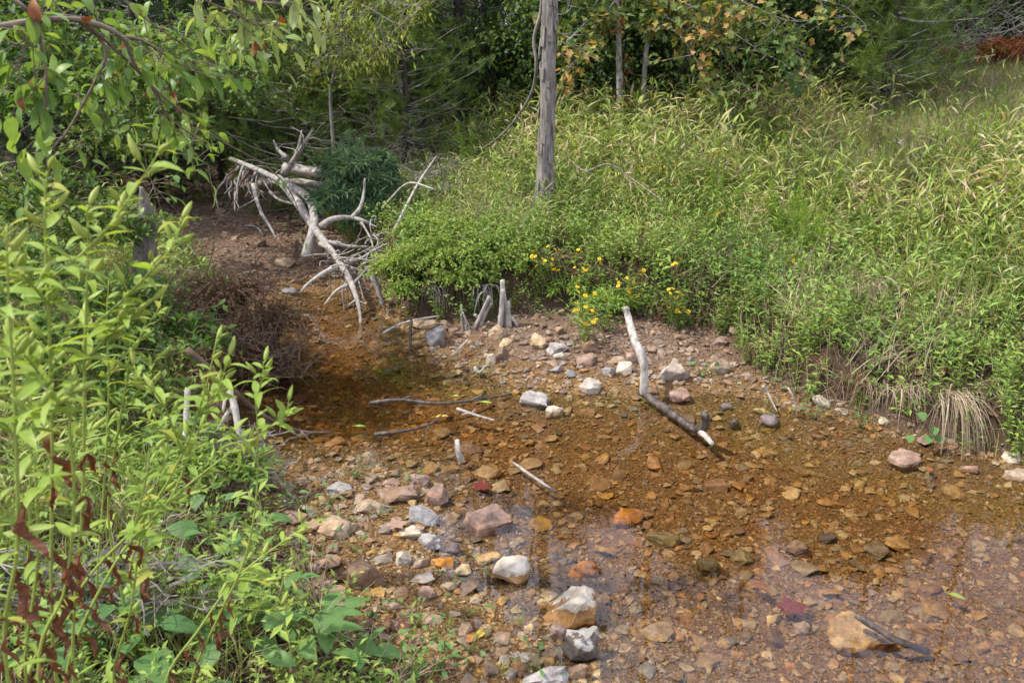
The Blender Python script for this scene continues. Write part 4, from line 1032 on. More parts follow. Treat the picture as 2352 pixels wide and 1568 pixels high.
M_SAPL = wood_mat("pale_sapling_bark", [(.16, .145, .12), (.30, .28, .25), (.46, .44, .40)], 18, (1, 1, 1.2), .4)
M_BRUSH = wood_mat("grey_brush", [(.10, .09, .075), (.20, .18, .155), (.30, .275, .24)], 18, (1, 1, 1), .2)

LEAF_T = leaf(1, .5, 1, .3, 0)                                  # cheap far leaf
LEAF_T = (np.array([(0, 0, 0), (-.26, .45, .08), (.26, .45, .08), (0, 1, -.08)]), np.array([(0, 2, 1), (1, 2, 3)]))
def lobed():
    """five pointed maple like leaf"""
    a = [(-.05, 0), (-.30, .10), (-.24, .28), (-.52, .48), (-.26, .58), (0, 1.0), (.26, .58), (.52, .48), (.24, .28), (.30, .10), (.05, 0)]
    V = [(0, .32, -.05)] + [(x, y, .06 * abs(x) * 2 - .12 * y * y) for x, y in a]
    return np.array(V), np.array([(0, i + 1, i) for i in range(1, len(a))])
LEAF_M = lobed()
def crown_points(r, H_, spread, low, n_cl, shape):
    pts = []
    for i in range(n_cl):
        t = r.uniform(0, 1) ** .8; z = low + (H_ - low) * t
        w = spread * shape(t); a = r.uniform(0, 6.28); k = r.uniform(.15, 1) ** .5
        pts.append((math.cos(a) * w * k, math.sin(a) * w * k, z))
    return np.array(pts)
def broad_tree(name, label, seed, Ht, spread, low, n_cl, per, tm, sc, lm, bark, r0, group=None, clr=.28, lean=(0, 0)):
    r = np.random.RandomState(seed); o = thing(name, label, "tree", (0, 0, 0), group)
    tk = MB(); lf = MB()
    spine = np.array([(lean[0] * t * Ht + r.normal(0, .03) * Ht * .15 * t, lean[1] * t * Ht + r.normal(0, .03) * Ht * .15 * t, -.15 + (Ht * .92 + .15) * t) for t in np.linspace(0, 1, 9)])
    tk.add(*tube(spline(spine, 24), np.linspace(r0, r0 * .12, 24), 8, seed, .06))
    cl = crown_points(r, Ht, spread, low, n_cl, lambda t: math.sin(math.pi * min(1, .18 + .8 * t)) ** .8)
    cl[:, 0] += lean[0] * cl[:, 2]; cl[:, 1] += lean[1] * cl[:, 2]
    for c in cl:
        zb = max(.2 * Ht, c[2] - r.uniform(.3, .9) * (np.hypot(c[0], c[1]) * .7 + .2)); zb = min(zb, Ht * .9)
        p0_ = np.array([np.interp(zb, spine[:, 2], spine[:, 0]), np.interp(zb, spine[:, 2], spine[:, 1]), zb])
        br = wander(p0_, c, 6, .07, r, .05); rr = r0 * .30 * (1 - zb / Ht * .7)
        tk.add(*tube(br, np.linspace(rr, .004, 6), 4, 0, 0, False))
        n = int(per * r.uniform(.6, 1.4)); off = r.normal(0, 1, (n, 3)) * clr * np.array([1, 1, .6])
        leaves_in(lf, c + off, off * .8 + np.array([0, 0, -.15]), tm, r.uniform(.65, 1.25, n) * sc, r, .5)
    tk.build("trunk", bark, o, True); lf.build("crown", lm, o); return o
def t_spray(seed):
    r = np.random.RandomState(seed); mb = MB()
    for i in range(13):
        t = i / 12; s = 1 if i % 2 else -1; a = s * r.uniform(.4, .9); l = .42 * (1 - .65 * t) * r.uniform(.7, 1.2)
        b = np.array([0, t * .75, -.12 * t * t]); d = np.array([math.sin(a) * l, math.cos(a) * l, r.normal(0, .08)])
        w = .035; n_ = np.array([d[1], -d[0], 0]) / (np.hypot(d[0], d[1]) + 1e-6) * w
        mb.add([b - n_ * .5, b + n_ * .5, b + d], [(0, 1, 2)])
        mb.add([b + d * .5 - n_ * .4, b + d * .5 + n_ * .4, b + d * .8 + np.array([s * .09, .10, .05])], [(0, 1, 2)])
    return mb.tmpl()
SPRAY = [t_spray(i) for i in range(4)]
def cedar_tree(name, label, seed, Ht, spread, low, n_br, per, sc, lm, group=None):
    r = np.random.RandomState(seed); o = thing(name, label, "tree", (0, 0, 0), group); tk = MB(); lf = MB(); br_ = MB()
    spine = wander((0, 0, -.15), (r.normal(0, .15), r.normal(0, .15), Ht), 10, .02, r)
    tk.add(*tube(spine, np.linspace(.016 * Ht, .006, 10), 7, seed, .12))
    for i in range(n_br):
        t = (i + r.uniform()) / n_br; z_ = low + (Ht * .97 - low) * t ** 1.1; w = spread * (1 - t) ** .65 * r.uniform(.6, 1.1) + .12
        a = r.uniform(0, 6.28); p0_ = np.array([np.interp(z_, spine[:, 2], spine[:, 0]), np.interp(z_, spine[:, 2], spine[:, 1]), z_])
        p1 = p0_ + np.array([math.cos(a) * w, math.sin(a) * w, w * r.uniform(-.1, .55)])
        b = wander(p0_, p1, 6, .06, r, -.04); br_.add(*tube(b, np.linspace(.010, .003, 6), 3, 0, 0, False))
        n = int(per * (w / spread + .25)); u = r.uniform(.2, 1.02, n); pts = p0_ + (p1 - p0_) * u[:, None] + r.normal(0, .075, (n, 3))
        d = (p1 - p0_) / w * .7 + np.array([0, 0, .3])
        k = r.randint(0, 4, n); s_ = r.uniform(.6, 1.2, n) * sc
        for j in range(4):
            m_ = k == j
            leaves_in(lf, pts[m_], np.tile(d, (m_.sum(), 1)), SPRAY[j][:2], s_[m_], r, .55)
    for i in range(40):                                       # bare dead lower twigs
        z_ = r.uniform(.15, low + .5); a = r.uniform(0, 6.28); w = r.uniform(.3, .9) * spread
        p0_ = np.array([0, 0, z_]); b = wander(p0_, p0_ + np.array([math.cos(a) * w, math.sin(a) * w, r.uniform(-.25, .25)]), 6, .12, r)
        br_.add(*tube(b, np.linspace(.007, .002, 6), 3, 0, 0, False))
    tk.build("trunk", M_BARKD, o, True); br_.build("branches", M_BRUSH, o); lf.build("crown", lm, o); return o

WLAB = "tall leafy tree in the dark wood behind the cedars"
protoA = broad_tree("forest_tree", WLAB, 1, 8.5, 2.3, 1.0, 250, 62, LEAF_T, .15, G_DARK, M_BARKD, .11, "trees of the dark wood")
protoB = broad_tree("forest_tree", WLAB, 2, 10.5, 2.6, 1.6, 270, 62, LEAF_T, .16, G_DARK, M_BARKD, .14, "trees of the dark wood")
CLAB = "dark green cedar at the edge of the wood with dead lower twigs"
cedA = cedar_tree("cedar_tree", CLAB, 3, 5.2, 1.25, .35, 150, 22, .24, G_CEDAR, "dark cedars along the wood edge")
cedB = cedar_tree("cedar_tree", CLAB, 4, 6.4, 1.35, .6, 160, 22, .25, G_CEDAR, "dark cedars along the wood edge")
def plant_at(o, px, Y, s=1.0, rz=0.0, py=300, dz=-.05):
    x = PY(px, py, Y)[0]; o.location = (x, Y, float(H(x, Y)) + dz); o.scale = (s, s, s); o.rotation_euler = (0, 0, rz)
r = random.Random(11); used = {}
def inst(proto):
    if proto.name in used: return copy_tree(proto)
    used[proto.name] = 1; return proto
for i, (px, Y, s) in enumerate([(30, 8.6, .9), (210, 9.2, 1.0), (350, 10.4, 1.05), (500, 11.6, 1.0), (610, 11.0, .9), (720, 10.2, .95), (860, 10.6, 1.0), (960, 9.9, .85), (1060, 10.8, 1.05), (1180, 11.2, 1.0),
                                (1330, 11.0, .95), (1460, 11.4, 1.0), (1590, 10.6, .9), (1700, 11.0, .8), (1830, 11.2, 1.0), (1900, 10.2, .75), (2230, 12.6, .85), (2330, 14.0, 1.0), (2480, 13.2, 1.0), (-120, 8.0, 1.0), (2140, 13.8, 1.0)]):
    plant_at(inst(cedA if i % 2 else cedB), px, Y, s * .78, r.uniform(0, 6.28))
for row, (Y, step, s) in enumerate([(13.6, 230, .57), (17.2, 240, .71), (22, 300, .90)]):
    px = -500 + row * 90
    while px < 2900:
        plant_at(inst(protoA if (int(px) // 7) % 2 else protoB), px + r.uniform(-60, 60), Y + r.uniform(-1.0, 1.2) + (1.5 if px > 2000 else 0), s * r.choice((.75, .85, .95, 1.0, 1.25)), r.uniform(0, 6.28))
        px += step
# understory
UL = "low leafy shrub growing in the shade of the wood"
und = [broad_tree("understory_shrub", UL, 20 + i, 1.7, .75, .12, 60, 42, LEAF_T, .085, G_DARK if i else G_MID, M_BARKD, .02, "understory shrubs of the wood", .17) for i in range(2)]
for u_ in und: u_["category"] = "shrub"
for i, (px, Y) in enumerate([(60, 9.4), (180, 10.5), (330, 9.5), (440, 12.0), (560, 12.8), (650, 11.6), (800, 11.2), (930, 11.4), (1010, 11.6), (1120, 10.2), (1210, 10.1), (1300, 10.0), (1400, 10.3), (1520, 10.2), (1640, 9.9), (1780, 10.0), (1880, 10.6),
                             (1990, 11.2), (2090, 12.2), (2180, 12.8), (2280, 12.6), (2380, 12.2), (1050, 13), (1350, 13), (1650, 13), (1950, 14), (700, 13.5), (380, 13.2), (100, 12), (2450, 13), (2250, 15), (1500, 15), (850, 14.6), (2350, 16), (2120, 15.5)]):
    plant_at(inst(und[i % 2]), px, Y, r.uniform(.7, 1.15), r.uniform(0, 6.28))
# yellowish cedar on the right bank crest
cy_ = cedar_tree("cedar_tree", "light green feathery cedar sapling leaning over the bank crest", 8, 3.6, .95, .15, 120, 26, .22, G_CEDARY); plant_at(cy_, 2020, 9.6, 1.0, .4)
cy2 = cedar_tree("cedar_tree", "small light green cedar beside the snag's feathery bush", 9, 2.8, .8, .1, 90, 26, .20, G_CEDARY); plant_at(cy2, 680, 9.2, 1.1, 2.4)
cy3 = cedar_tree("cedar_tree", "bushy green cedar between the yellow leaved sapling and the wood", 10, 3.0, 1.0, .1, 100, 26, .21, G_CEDARY); plant_at(cy3, 930, 8.9, .95, 1.1)

# thin crowned trees whose upper twigs the water mirrors
for i, (px, Y, h_, sd_, lb) in enumerate([(1560, 9.9, 8.2, 61, "tall thin crowned tree rising behind the forked sapling"), (1830, 11.0, 9.4, 62, "tall thin crowned tree behind the light green cedar"), (2180, 12.0, 9.8, 63, "tall thin crowned tree behind the twig thicket"), (1120, 11.6, 8.8, 64, "tall thin crowned tree behind the shaggy trunk"), (2420, 11.4, 9.0, 65, "tall thin crowned tree beyond the withered ferns")]):
    sp_ = broad_tree("sparse_tree", lb, sd_, h_, 1.9, 3.2, 70, 13, LEAF_T, .09, G_MID, M_BARKD, .075, None, .22); plant_at(sp_, px, Y)

# --- main tree with shaggy bark
g0 = PG(1243, 500); main = thing("bark_tree", "straight tree with shaggy grey bark standing in the weeds", "tree", g0)
def mtop(px, py): return PY(px, py, g0[1]) - g0
ax = [np.array([0, 0, -.2]), mtop(1246, 470), mtop(1251, 400), mtop(1257, 250), mtop(1259, 120), mtop(1262, 0)]
top_ = ax[-1]; ax += [top_ + np.array([.03, 0, 1.4]), top_ + np.array([-.05, .1, 3.0]), top_ + np.array([.1, .1, 4.8]), top_ + np.array([.15, .0, 6.6])]
c = spline(ax, 260); zz = c[:, 2]
rad = np.interp(zz, [-.2, 0, .25, .8, 1.9, 4, 6, 9], [.105, .095, .074, .062, .056, .048, .036, .010])
sides = 44; ang = np.arange(sides) / sides * 2 * math.pi
u_ = np.repeat(ang[None], len(c), 0); v_ = np.repeat(zz[:, None], sides, 1)
rid = fbm(np.cos(u_) * 3.2 + np.sin(u_) * 1.1 + 7 + .6 * fbm(v_ * 2, u_, 3), np.sin(u_) * 3.2 + v_ * 1.1, 4, 3)
fine = fbm(u_ * 4.5 + 5, v_ * 7, 8, 3)
rr = rad[:, None] * (1 + .34 * np.abs(rid) * 2 - .10 + .16 * fine)
V = np.stack([c[:, None, 0] + np.cos(u_) * rr, c[:, None, 1] + np.sin(u_) * rr, c[:, None, 2] + .01 * fine], -1).reshape(-1, 3)
ii = np.arange(len(c) * sides).reshape(len(c), sides); jj = np.roll(ii, -1, 1)
q = np.stack([ii[:-1], jj[:-1], jj[1:], ii[1:]], -1).reshape(-1, 4)
mb = MB(); mb.add(V, np.concatenate([q[:, [0, 1, 2]], q[:, [0, 2, 3]]]))
trunk_o = mb.build("trunk", M_BARKG, main, False)
rg = np.random.RandomState(8)
for i in range(60):                                            # loose bark plates
    z_ = rg.uniform(.15, 2.6) ; a = rg.uniform(2.6, 6.8); k = np.argmin(abs(zz - z_)); R0 = np.interp(z_, zz, rad) * 1.07
    w, l = rg.uniform(.010, .026), rg.uniform(.06, .17); nrm = np.array([math.cos(a), math.sin(a), 0]); tan = np.array([-nrm[1], nrm[0], 0])
    p = c[k] + nrm * R0; lift = rg.uniform(.002, .014)
    vs_ = [p - tan * w + nrm * .0, p + tan * w, p + tan * w * .8 + np.array([0, 0, -l]) + nrm * lift, p - tan * w * .7 + np.array([0, 0, -l * .9]) + nrm * lift]
    vs_ += [v - nrm * .006 for v in vs_]
    mb = MB(); mb.add(vs_, [(0, 2, 1), (0, 3, 2), (4, 5, 6), (4, 6, 7), (0, 1, 5), (0, 5, 4), (1, 2, 6), (1, 6, 5), (2, 3, 7), (2, 7, 6), (3, 0, 4), (3, 4, 7)]); mb.build("bark_plate", M_BARKG, trunk_o)
lf = MB(); bm_ = MB()
for i in range(46):
    z_ = rg.uniform(3.6, 8.6); k = np.argmin(abs(zz - z_)); a = rg.uniform(0, 6.28); w = rg.uniform(.6, 1.7) * (1.15 - z_ / 11)
    p1 = c[k] + np.array([math.cos(a) * w, math.sin(a) * w, rg.uniform(.1, .9)])
    b = wander(c[k], p1, 7, .09, rg); bm_.add(*tube(b, np.linspace(.02, .004, 7), 4, 0, 0, False))
    for j in range(4):
        p2 = b[rg.randint(3, 7)] + rg.normal(0, .32, 3); bm_.add(*tube(wander(b[4], p2, 5, .1, rg), np.linspace(.007, .002, 5), 3, 0, 0, False))
        n = 9; off = rg.normal(0, .13, (n, 3)); leaves_in(lf, p2 + off, off, LEAF_T, rg.uniform(.07, .12, n), rg)
bm_.build("branches", M_BARKG, main); lf.build("crown", G_MID, main)
# vine hanging beside the trunk
vb = PG(1060, 360)
o = thing("hanging_vine", "bare woody vine hanging in a curve beside the shaggy trunk", "vine", vb)
Yv = g0[1] + .1
limb(o, "shaft", [PY(1238, -260, Yv), PY(1240, -60, Yv), PY(1243, 20, Yv), PY(1226, 90, Yv), PY(1232, 150, Yv), PY(1222, 210, Yv + .1), PY(1190, 265, Yv + .3), PY(1140, 320, Yv + .6), vb + np.array([0, 0, -.05])] - vb, .016, .009, M_BARKG, 6, 60, .1, 3)

# --- slim saplings and their autumn leaves
def sapling(name, label, base_px, tops, r0, bark, branches, lm, tm, sc, seed, Y=None, per=9, cat="tree"):
    g1 = PG(*base_px) if Y is None else at(PY(base_px[0], base_px[1], Y)[0], Y)
    rg_ = np.random.RandomState(seed); o = thing(name, label, cat, g1)
    pts = [np.array([0, 0, -.1])] + [PY(a, b, g1[1] + d) - g1 for a, b, d in tops]
    limb(o, "trunk", pts, r0, r0 * .35, bark, 9, 60, .06, seed)
    lf = MB(); st = MB(); sp = spline(pts, 60)
    for bl in branches:
        w = [PY(a, b, g1[1] + d) - g1 for a, b, d in bl]
        k = np.argmin(np.linalg.norm(sp - w[0], axis=1))
        cc = spline([sp[k]] + w if np.linalg.norm(sp[k] - w[0]) < 1.2 else w, 14); st.add(*tube(cc, np.linspace(r0 * .32, .003, 14), 5, seed, 0.05))
        for j in range(2, 14):
            for q_ in range(2):
                tip = cc[j] + rg_.normal(0, .17, 3); st.add(*tube(wander(cc[j], tip, 4, .08, rg_), np.linspace(.004, .0015, 4), 3, 0, 0, False))
                n = per; t_ = rg_.uniform(.3, 1.1, n)[:, None]; p = cc[j] + (tip - cc[j]) * t_ + rg_.normal(0, .05, (n, 3))
                leaves_in(lf, p, (tip - cc[j]) * 2 + np.array([0, -.1, -.45]), tm, rg_.uniform(.6, 1.2, n) * sc, rg_, .45)
    st.build("branches", bark, o); lf.build("crown", lm, o); return o
sapling("slim_sapling", "slim pale barked sapling with reddish creeper on its stem", (1425, 330), [(1424, 250, 0), (1422, 150, 0), (1420, 60, 0), (1415, -60, 0), (1405, -400, .2), (1400, -900, .4)], .040, M_SAPL,
        [[(1400, -40, 0), (1360, 20, -.2), (1330, 70, -.4), (1300, 95, -.5)], [(1420, -10, 0), (1370, 60, -.3), (1330, 130, -.5), (1310, 150, -.5)], [(1410, -80, 0), (1330, -40, -.2), (1300, 30, -.3)], [(1415, -200, 0), (1300, -120, -.2), (1320, -30, -.3)]], G_MAPLE, LEAF_M, .085, 31)
sapling("forked_sapling", "dark forked sapling with broad yellowing leaves above the bank", (1478, 330), [(1480, 170, 0), (1495, 60, 0), (1530, -10, 0), (1560, -120, .1), (1580, -600, .3)], .030, M_BARKG,
        [[(1530, -10, 0), (1600, 20, -.3), (1660, 60, -.6), (1720, 100, -.8), (1760, 130, -.9)], [(1540, -30, 0), (1640, -20, -.3), (1740, 20, -.6), (1820, 50, -.8), (1900, 40, -.9)],
         [(1550, -80, 0), (1700, -60, -.3), (1820, -10, -.6), (1930, 10, -.8), (1990, 60, -.9)], [(1500, 40, 0), (1560, 80, -.3), (1600, 140, -.5), (1620, 200, -.6)], [(1520, 0, 0), (1620, 70, -.4), (1680, 150, -.6), (1720, 210, -.7)],
         [(1500, 30, 0), (1530, 40, -.2), (1560, 60, -.3), (1580, 100, -.3)], [(1640, -20, -.4), (1760, 60, -.7), (1830, 110, -.8), (1850, 170, -.9)], [(1560, -120, 0), (1620, -60, -.2), (1680, 0, -.4), (1690, 40, -.5)]], G_MAPLE, LEAF_M, .085, 32, per=8)
sapling("yellow_leaved_sapling", "thin sapling with arching sprays of yellow green leaves", (770, 370), [(760, 250, 0), (765, 180, 0), (790, 100, 0), (800, 0, 0), (820, -200, .1)], .020, M_BARKG,
        [[(800, 0, 0), (850, 20, -.3), (900, 50, -.5), (940, 60, -.6)], [(795, 40, 0), (840, 70, -.2), (870, 110, -.3), (890, 120, -.4)], [(785, 110, 0), (760, 120, -.2), (740, 140, -.3), (725, 145, -.3)], [(800, -20, 0), (870, -10, -.3), (930, 10, -.5), (970, 20, -.6)],
         [(800, 10, 0), (780, 60, -.2), (750, 90, -.3)], [(805, -60, 0), (860, -30, -.2), (900, 10, -.3), (915, 35, -.4)], [(790, 80, 0), (830, 120, -.2), (850, 150, -.3)]], G_YEL, LEAF_L, .075, 33, Y=8.4, per=11)
# reddish creeper leaves
lf = MB(); rg = np.random.RandomState(77)
cr = thing("creeper", "red brown withered creeper leaves hanging on the slim saplings", "vine", PG(1425, 330)); b0 = np.array(cr.location)
for a, b, n in ((1390, 60, 26), (1425, 45, 20), (1440, 140, 18), (1425, 230, 16), (1440, 240, 14), (1360, 50, 16)):
    p = PY(a, b, b0[1] - .25) - b0 + rg.normal(0, .06, (n, 3)) * np.array([.6, .4, 1.6]); leaves_in(lf, p, np.tile([0, -.2, -1.0], (n, 1)), LEAF_S, rg.uniform(.04, .07, n), rg, .4)
lf.build("foliage", G_DRYL, cr); limb(cr, "shaft", [PY(1425, 330, b0[1] - .1) - b0, PY(1436, 240, b0[1] - .12) - b0, PY(1425, 140, b0[1] - .12) - b0, PY(1390, 50, b0[1] - .2) - b0, PY(1360, 30, b0[1] - .3) - b0], .006, .004, M_TWIG, 4, 24, .1, 2)

# --- grey dead brush
def brush(label, c_px, Y, size, n, seed, mat=M_BRUSH, up=.5):
    rg_ = np.random.RandomState(seed); x = PY(c_px[0], c_px[1], Y)
    g1 = at(x[0], Y); o = thing("dead_brush", label, "brush", g1); mb = MB()
    for i in range(n):
        a = rg_.uniform(0, 6.28); el = abs(rg_.normal(.5, .45)); l = size * rg_.uniform(.5, 1.2)
        p0_ = np.array([rg_.normal(0, .25 * size), rg_.normal(0, .12 * size), rg_.uniform(0, .5) * size])
        p1 = p0_ + np.array([math.cos(a) * math.cos(el), .5 * math.sin(a) * math.cos(el), math.sin(el) * up]) * l
        b = wander(p0_, p1, 7, .10, rg_, rg_.uniform(0, .18)); mb.add(*tube(b, np.linspace(.005, .0015, 7), 3, 0, 0, False))
        for j in range(3):
            k = rg_.randint(2, 6); q_ = b[k] + rg_.normal(0, .16, 3) * size * .8; mb.add(*tube(wander(b[k], q_, 4, .1, rg_), np.linspace(.0028, .001, 4), 3, 0, 0, False))
    mb.build("twigs", mat, o); return o
brush("tangle of grey dead twigs behind the feathery bush", (880, 300), 8.9, 1.1, 60, 1)
brush("arching grey dead twigs before the dark cedars", (1000, 300), 9.2, 1.0, 40, 2)
brush("grey dead twigs over the upper end of the snag", (740, 350), 8.6, .8, 36, 3)
brush("dense thicket of bare grey twigs at the bank crest", (2250, 240), 11.6, 1.5, 70, 4)
brush("bare brown twig thicket beside the light green cedar", (2150, 260), 11.0, 1.2, 50, 5)
brush("dark twig pile in the hollow below the light green cedar", (1790, 330), 9.2, .7, 60, 6, M_TWIG)
brush("low brown twig litter under the cedar on the crest", (2080, 300), 9.6, .7, 46, 7, M_TWIG)
brush("dead twigs on the bank behind the overhanging bush", (980, 470), 7.6, .6, 50, 8)
# red brown dead ferns
lf = MB(); rg = np.random.RandomState(3)
b0 = at(PY(2290, 190, 11)[0], 11.0); fe = thing("withered_fern", "red brown withered fern fronds on the crest of the bank", "fern", b0)
for i in range(42):
    a = rg.uniform(0, 6.28); l = rg.uniform(.35, .8); s0 = rg.normal(0, .35, 3) * np.array([1.3, .5, 0])
    pts = [s0 + np.array([math.cos(a) * l * t, math.sin(a) * l * t * .6, .25 + l * (1.1 * t - 1.0 * t * t)]) for t in np.linspace(0, 1, 9)]
    for j in range(1, 9):
        n = 4; leaves_in(lf, np.repeat(pts[j][None], n, 0), rg.normal(0, .5, (n, 3)), LEAF_N, np.full(n, .16 * (1.1 - j / 10)), rg, .3)
lf.build("fronds", G_DRYL, fe)

# ================================================================== NEAR BANK
rng = np.random.RandomState(51)
def left_xy(n, dlo=-.05, ylo=1.1, yhi=9.0, keep=None):
    out_ = []; c_ = 0
    while c_ < n:
        y = ylo - .6 + (yhi - ylo + .6) * rng.uniform(0, 1, n * 4) ** 1.3; x = rng.uniform(-6, 1.0, n * 4)
        dc = bil(DC, x, y); k = (np.abs(x) < .68 * y + .5 + 1.3 * (rng.uniform(0, 1, n * 4) < .6)) & (dc > dlo) & (bil(WF, x, y) < .55) & (bil(DW, x, y) > .12)
        if keep is not None: k &= rng.uniform(0, 1, n * 4) < keep(x, y, dc)
        out_.append(np.stack([x[k], y[k]], 1)); c_ += k.sum()
    return np.concatenate(out_)[:n]
nm_ = MB()
edge = lambda d: .15 + .85 * sstep(-.02, .45, d)
xy = left_xy(1100, .0, 1.2, 8, lambda x, y, d: patch(x, y, 1.2, 61) * edge(d)); sow(nm_, GRASS, xy, rng.uniform(.35, .85, len(xy)))
xy = left_xy(2300, -.10, 1.2, 8, lambda x, y, d: (.25 + patch(x, y, 1.3, 63)) * edge(d)); sow(nm_, FORBS, xy, rng.uniform(.35, .8, len(xy)))
xy = left_xy(650, .05, 1.4, 7, lambda x, y, d: patch(x, y, 1.1, 65)); sow(nm_, FORBB, xy, rng.uniform(.45, .9, len(xy)))
xy = left_xy(3000, .05, 1.2, 8, lambda x, y, d: .2 + patch(x, y, 1.2, 67)); sow(nm_, STRAW, xy, rng.uniform(.35, .9, len(xy)), 1.1)
xy = left_xy(500, .5, 3, 8, None); sow(nm_, OATS, xy, rng.uniform(.4, .8, len(xy)))
xy = left_xy(3200, -.1, 1.2, 9, None); sow(nm_, LIT, xy, rng.uniform(.5, 1.1, len(xy)), .35, -.006)
tag(nm_.build("weeds", BANKM), "low green weeds and straw covering the near bank beside the gravel", "weeds", kind="stuff")
# leaf litter over the dry creek bed and the wood floor
lm_ = MB(); xy = np.column_stack([rng.uniform(-4.5, -.4, 1100), rng.uniform(5.6, 11, 1100)]); xy = xy[(bil(DC, xy[:, 0], xy[:, 1]) < .5) & (bil(DW, xy[:, 0], xy[:, 1]) > .05)]
sow(lm_, LIT, xy, rng.uniform(.5, 1.0, len(xy)), .3, -.006)
xy = far_xy(2600, 2.5, 16, lambda x, y, d: sstep(8, 9.5, y)); sow(lm_, LIT, xy, rng.uniform(.8, 1.8, len(xy)), .4, -.006)
xy = sample_channel(500, 8); xy = xy[bil(DW, xy[:, 0], xy[:, 1]) > .03]; sow(lm_, LIT, xy, rng.uniform(.4, .9, len(xy)), .3, -.012)
tag(lm_.build("leaf_litter", BANKM), "brown fallen leaves scattered on the dry creek bed and wood floor", "leaf litter", kind="stuff")

# --- shrubs and vines on the near bank
bush("vine_thicket", "sunlit thicket of broad leaved vines over the bank by the trees", "shrub",
     [(pc(260, 190, 4.4), (.75, .5, .48)), (pc(120, 250, 4.0), (.5, .5, .45)), (pc(400, 140, 5.0), (.5, .45, .42)), (pc(60, 120, 4.4), (.5, .45, .5)), (pc(330, 300, 4.6), (.4, .35, .3))], 230, 18, LEAF_O, .06, G_VINE, M_TWIG, 71, hang=.10, sr=.003, bare=4)
bush("vine_thicket", "shaded thicket hanging over the dry creek bed", "shrub", [(pc(480, 230, 7.2), (.9, .6, .7)), (pc(330, 330, 6.6), (.7, .5, .5)), (pc(560, 120, 7.6), (.7, .6, .6))], 240, 26, LEAF_O, .06, G_MID, M_TWIG, 72, hang=.12, sr=.003, bare=4)
bush("bank_shrub", "leafy green shrub on the bank between the tall weeds and the pool", "shrub", [(pc(380, 780, 3.9), (.42, .35, .26)), (pc(270, 700, 4.0), (.4, .35, .26)), (pc(280, 900, 3.5), (.3, .3, .2)), (pc(150, 820, 3.6), (.45, .35, .28))], 250, 15, LEAF_O, .05, G_VINE, M_TWIG, 73, hang=.06, bare=3)
bush("bank_shrub", "shrub of mixed green leaves behind the tall pod weeds", "shrub", [(pc(100, 480, 4.8), (.6, .45, .36)), (pc(250, 540, 5.0), (.5, .4, .3)), (pc(30, 640, 4.2), (.5, .4, .3))], 220, 15, LEAF_O, .055, G_VINE, M_TWIG, 74, hang=.06, bare=3)
bush("low_shrub", "loose green herbs crowding the top end of the near bar", "shrub", [(pc(420, 1000, 3.2), (.22, .2, .12)), (pc(400, 1080, 2.95), (.3, .22, .13)), (pc(560, 1070, 3.05), (.2, .16, .09))], 150, 12, LEAF_L, .055, G_FORB, G_STEM, 75, hang=.04)
brush("dry grey twig tangle on the bank above the pool", (490, 950), 3.15, .36, 90, 21)
brush("dry brown twigs at the foot of the twiggy shrub", (600, 850), 4.5, .5, 60, 22, M_TWIG)
brush("thin bare stems rising over the dry creek bed", (500, 620), 5.4, .6, 24, 23, M_TWIG, 1.2)
brush("dry stems tangled under the pod weeds", (200, 1250), 2.0, .40, 60, 24)

def stem_of(parent, name, pts, r0, r1, mat, n=24, sides=6): return limb(parent, name, pts, r0, r1, mat, sides, n, .04, 3)
stick("long brown branch slanting from the near bank into the pool", [PY(430, 800, 3.3), PY(520, 880, 3.35), PY(600, 950, 3.45), PY(690, 990, 3.58), PY(760, 992, 3.66)], .015, .006, M_TWIG, 31, [(3, PY(716, 1018, 3.5)), (2, PY(640, 1000, 3.5))])
stick("forked white dead branch on the near bank", [PY(523, 895, 3.15), PY(538, 930, 3.1), PY(548, 985, 3.05), PY(556, 1030, 3.03)], .016, .012, M_DRIFT, 32, [(1, PY(500, 985, 3.05)), (0, PY(512, 945, 3.05))])
stick("short white dead branch behind the pod weeds", [PY(432, 890, 3.1), PY(428, 950, 3.05), PY(425, 1005, 3.0)], .013, .011, M_DRIFT, 33)
stick("crooked white twig on the near bank by the white branch", [PY(405, 990, 3.3), PY(390, 1020, 3.25), PY(398, 1040, 3.2), PY(440, 1028, 3.2)], .006, .004, M_DRIFT, 34)
st_ = PG(345, 690); stump = thing("old_stump", "grey bark stump half hidden by weeds at the creek bend", "stump", st_)
limb(stump, "trunk", [np.array([0, 0, -.1]), np.array([0, .02, .25]), PY(338, 490, st_[1]) - st_], .085, .065, M_BARKG, 14, 24, .16, 5)
limb(stump, "broken_top", [PY(338, 500, st_[1]) - st_, PY(330, 460, st_[1]) - st_, PY(325, 430, st_[1]) - st_], .05, .012, M_BARKG, 8, 8, .3, 6)

# --- leaf by leaf plants near the camera
def leaf_me(name, L, W, mat, n=6, fold=.3, curl=.5, peak=.4):
    mb = MB(); mb.add(*leaf(L, W, n, fold, curl, peak)); return mb.mesh(name, mat, True)
G_WEED = leaf_mat("pod_weed_leaf", [(.17, .28, .05), (.24, .36, .06), (.32, .43, .08), (.40, .48, .11)], .45, .45, patch=3, tint=(1.2, 1.15, .5))
G_WYEL = leaf_mat("yellowing_weed_leaf", [(.30, .34, .05), (.40, .38, .07)], .42, .5, tint=(1.15, 1.1, .5))
G_POD = leaf_mat("seed_pod", [(.24, .34, .06), (.32, .41, .08), (.40, .42, .10)], .3, .4)
G_WSTEM = leaf_mat("weed_stem", [(.25, .32, .06), (.31, .37, .08)], .15, .45)
G_DEADW = leaf_mat("withered_leaf", [(.09, .03, .013), (.15, .055, .022), (.12, .065, .035)], .25, .6, tint=(1, .6, .4))
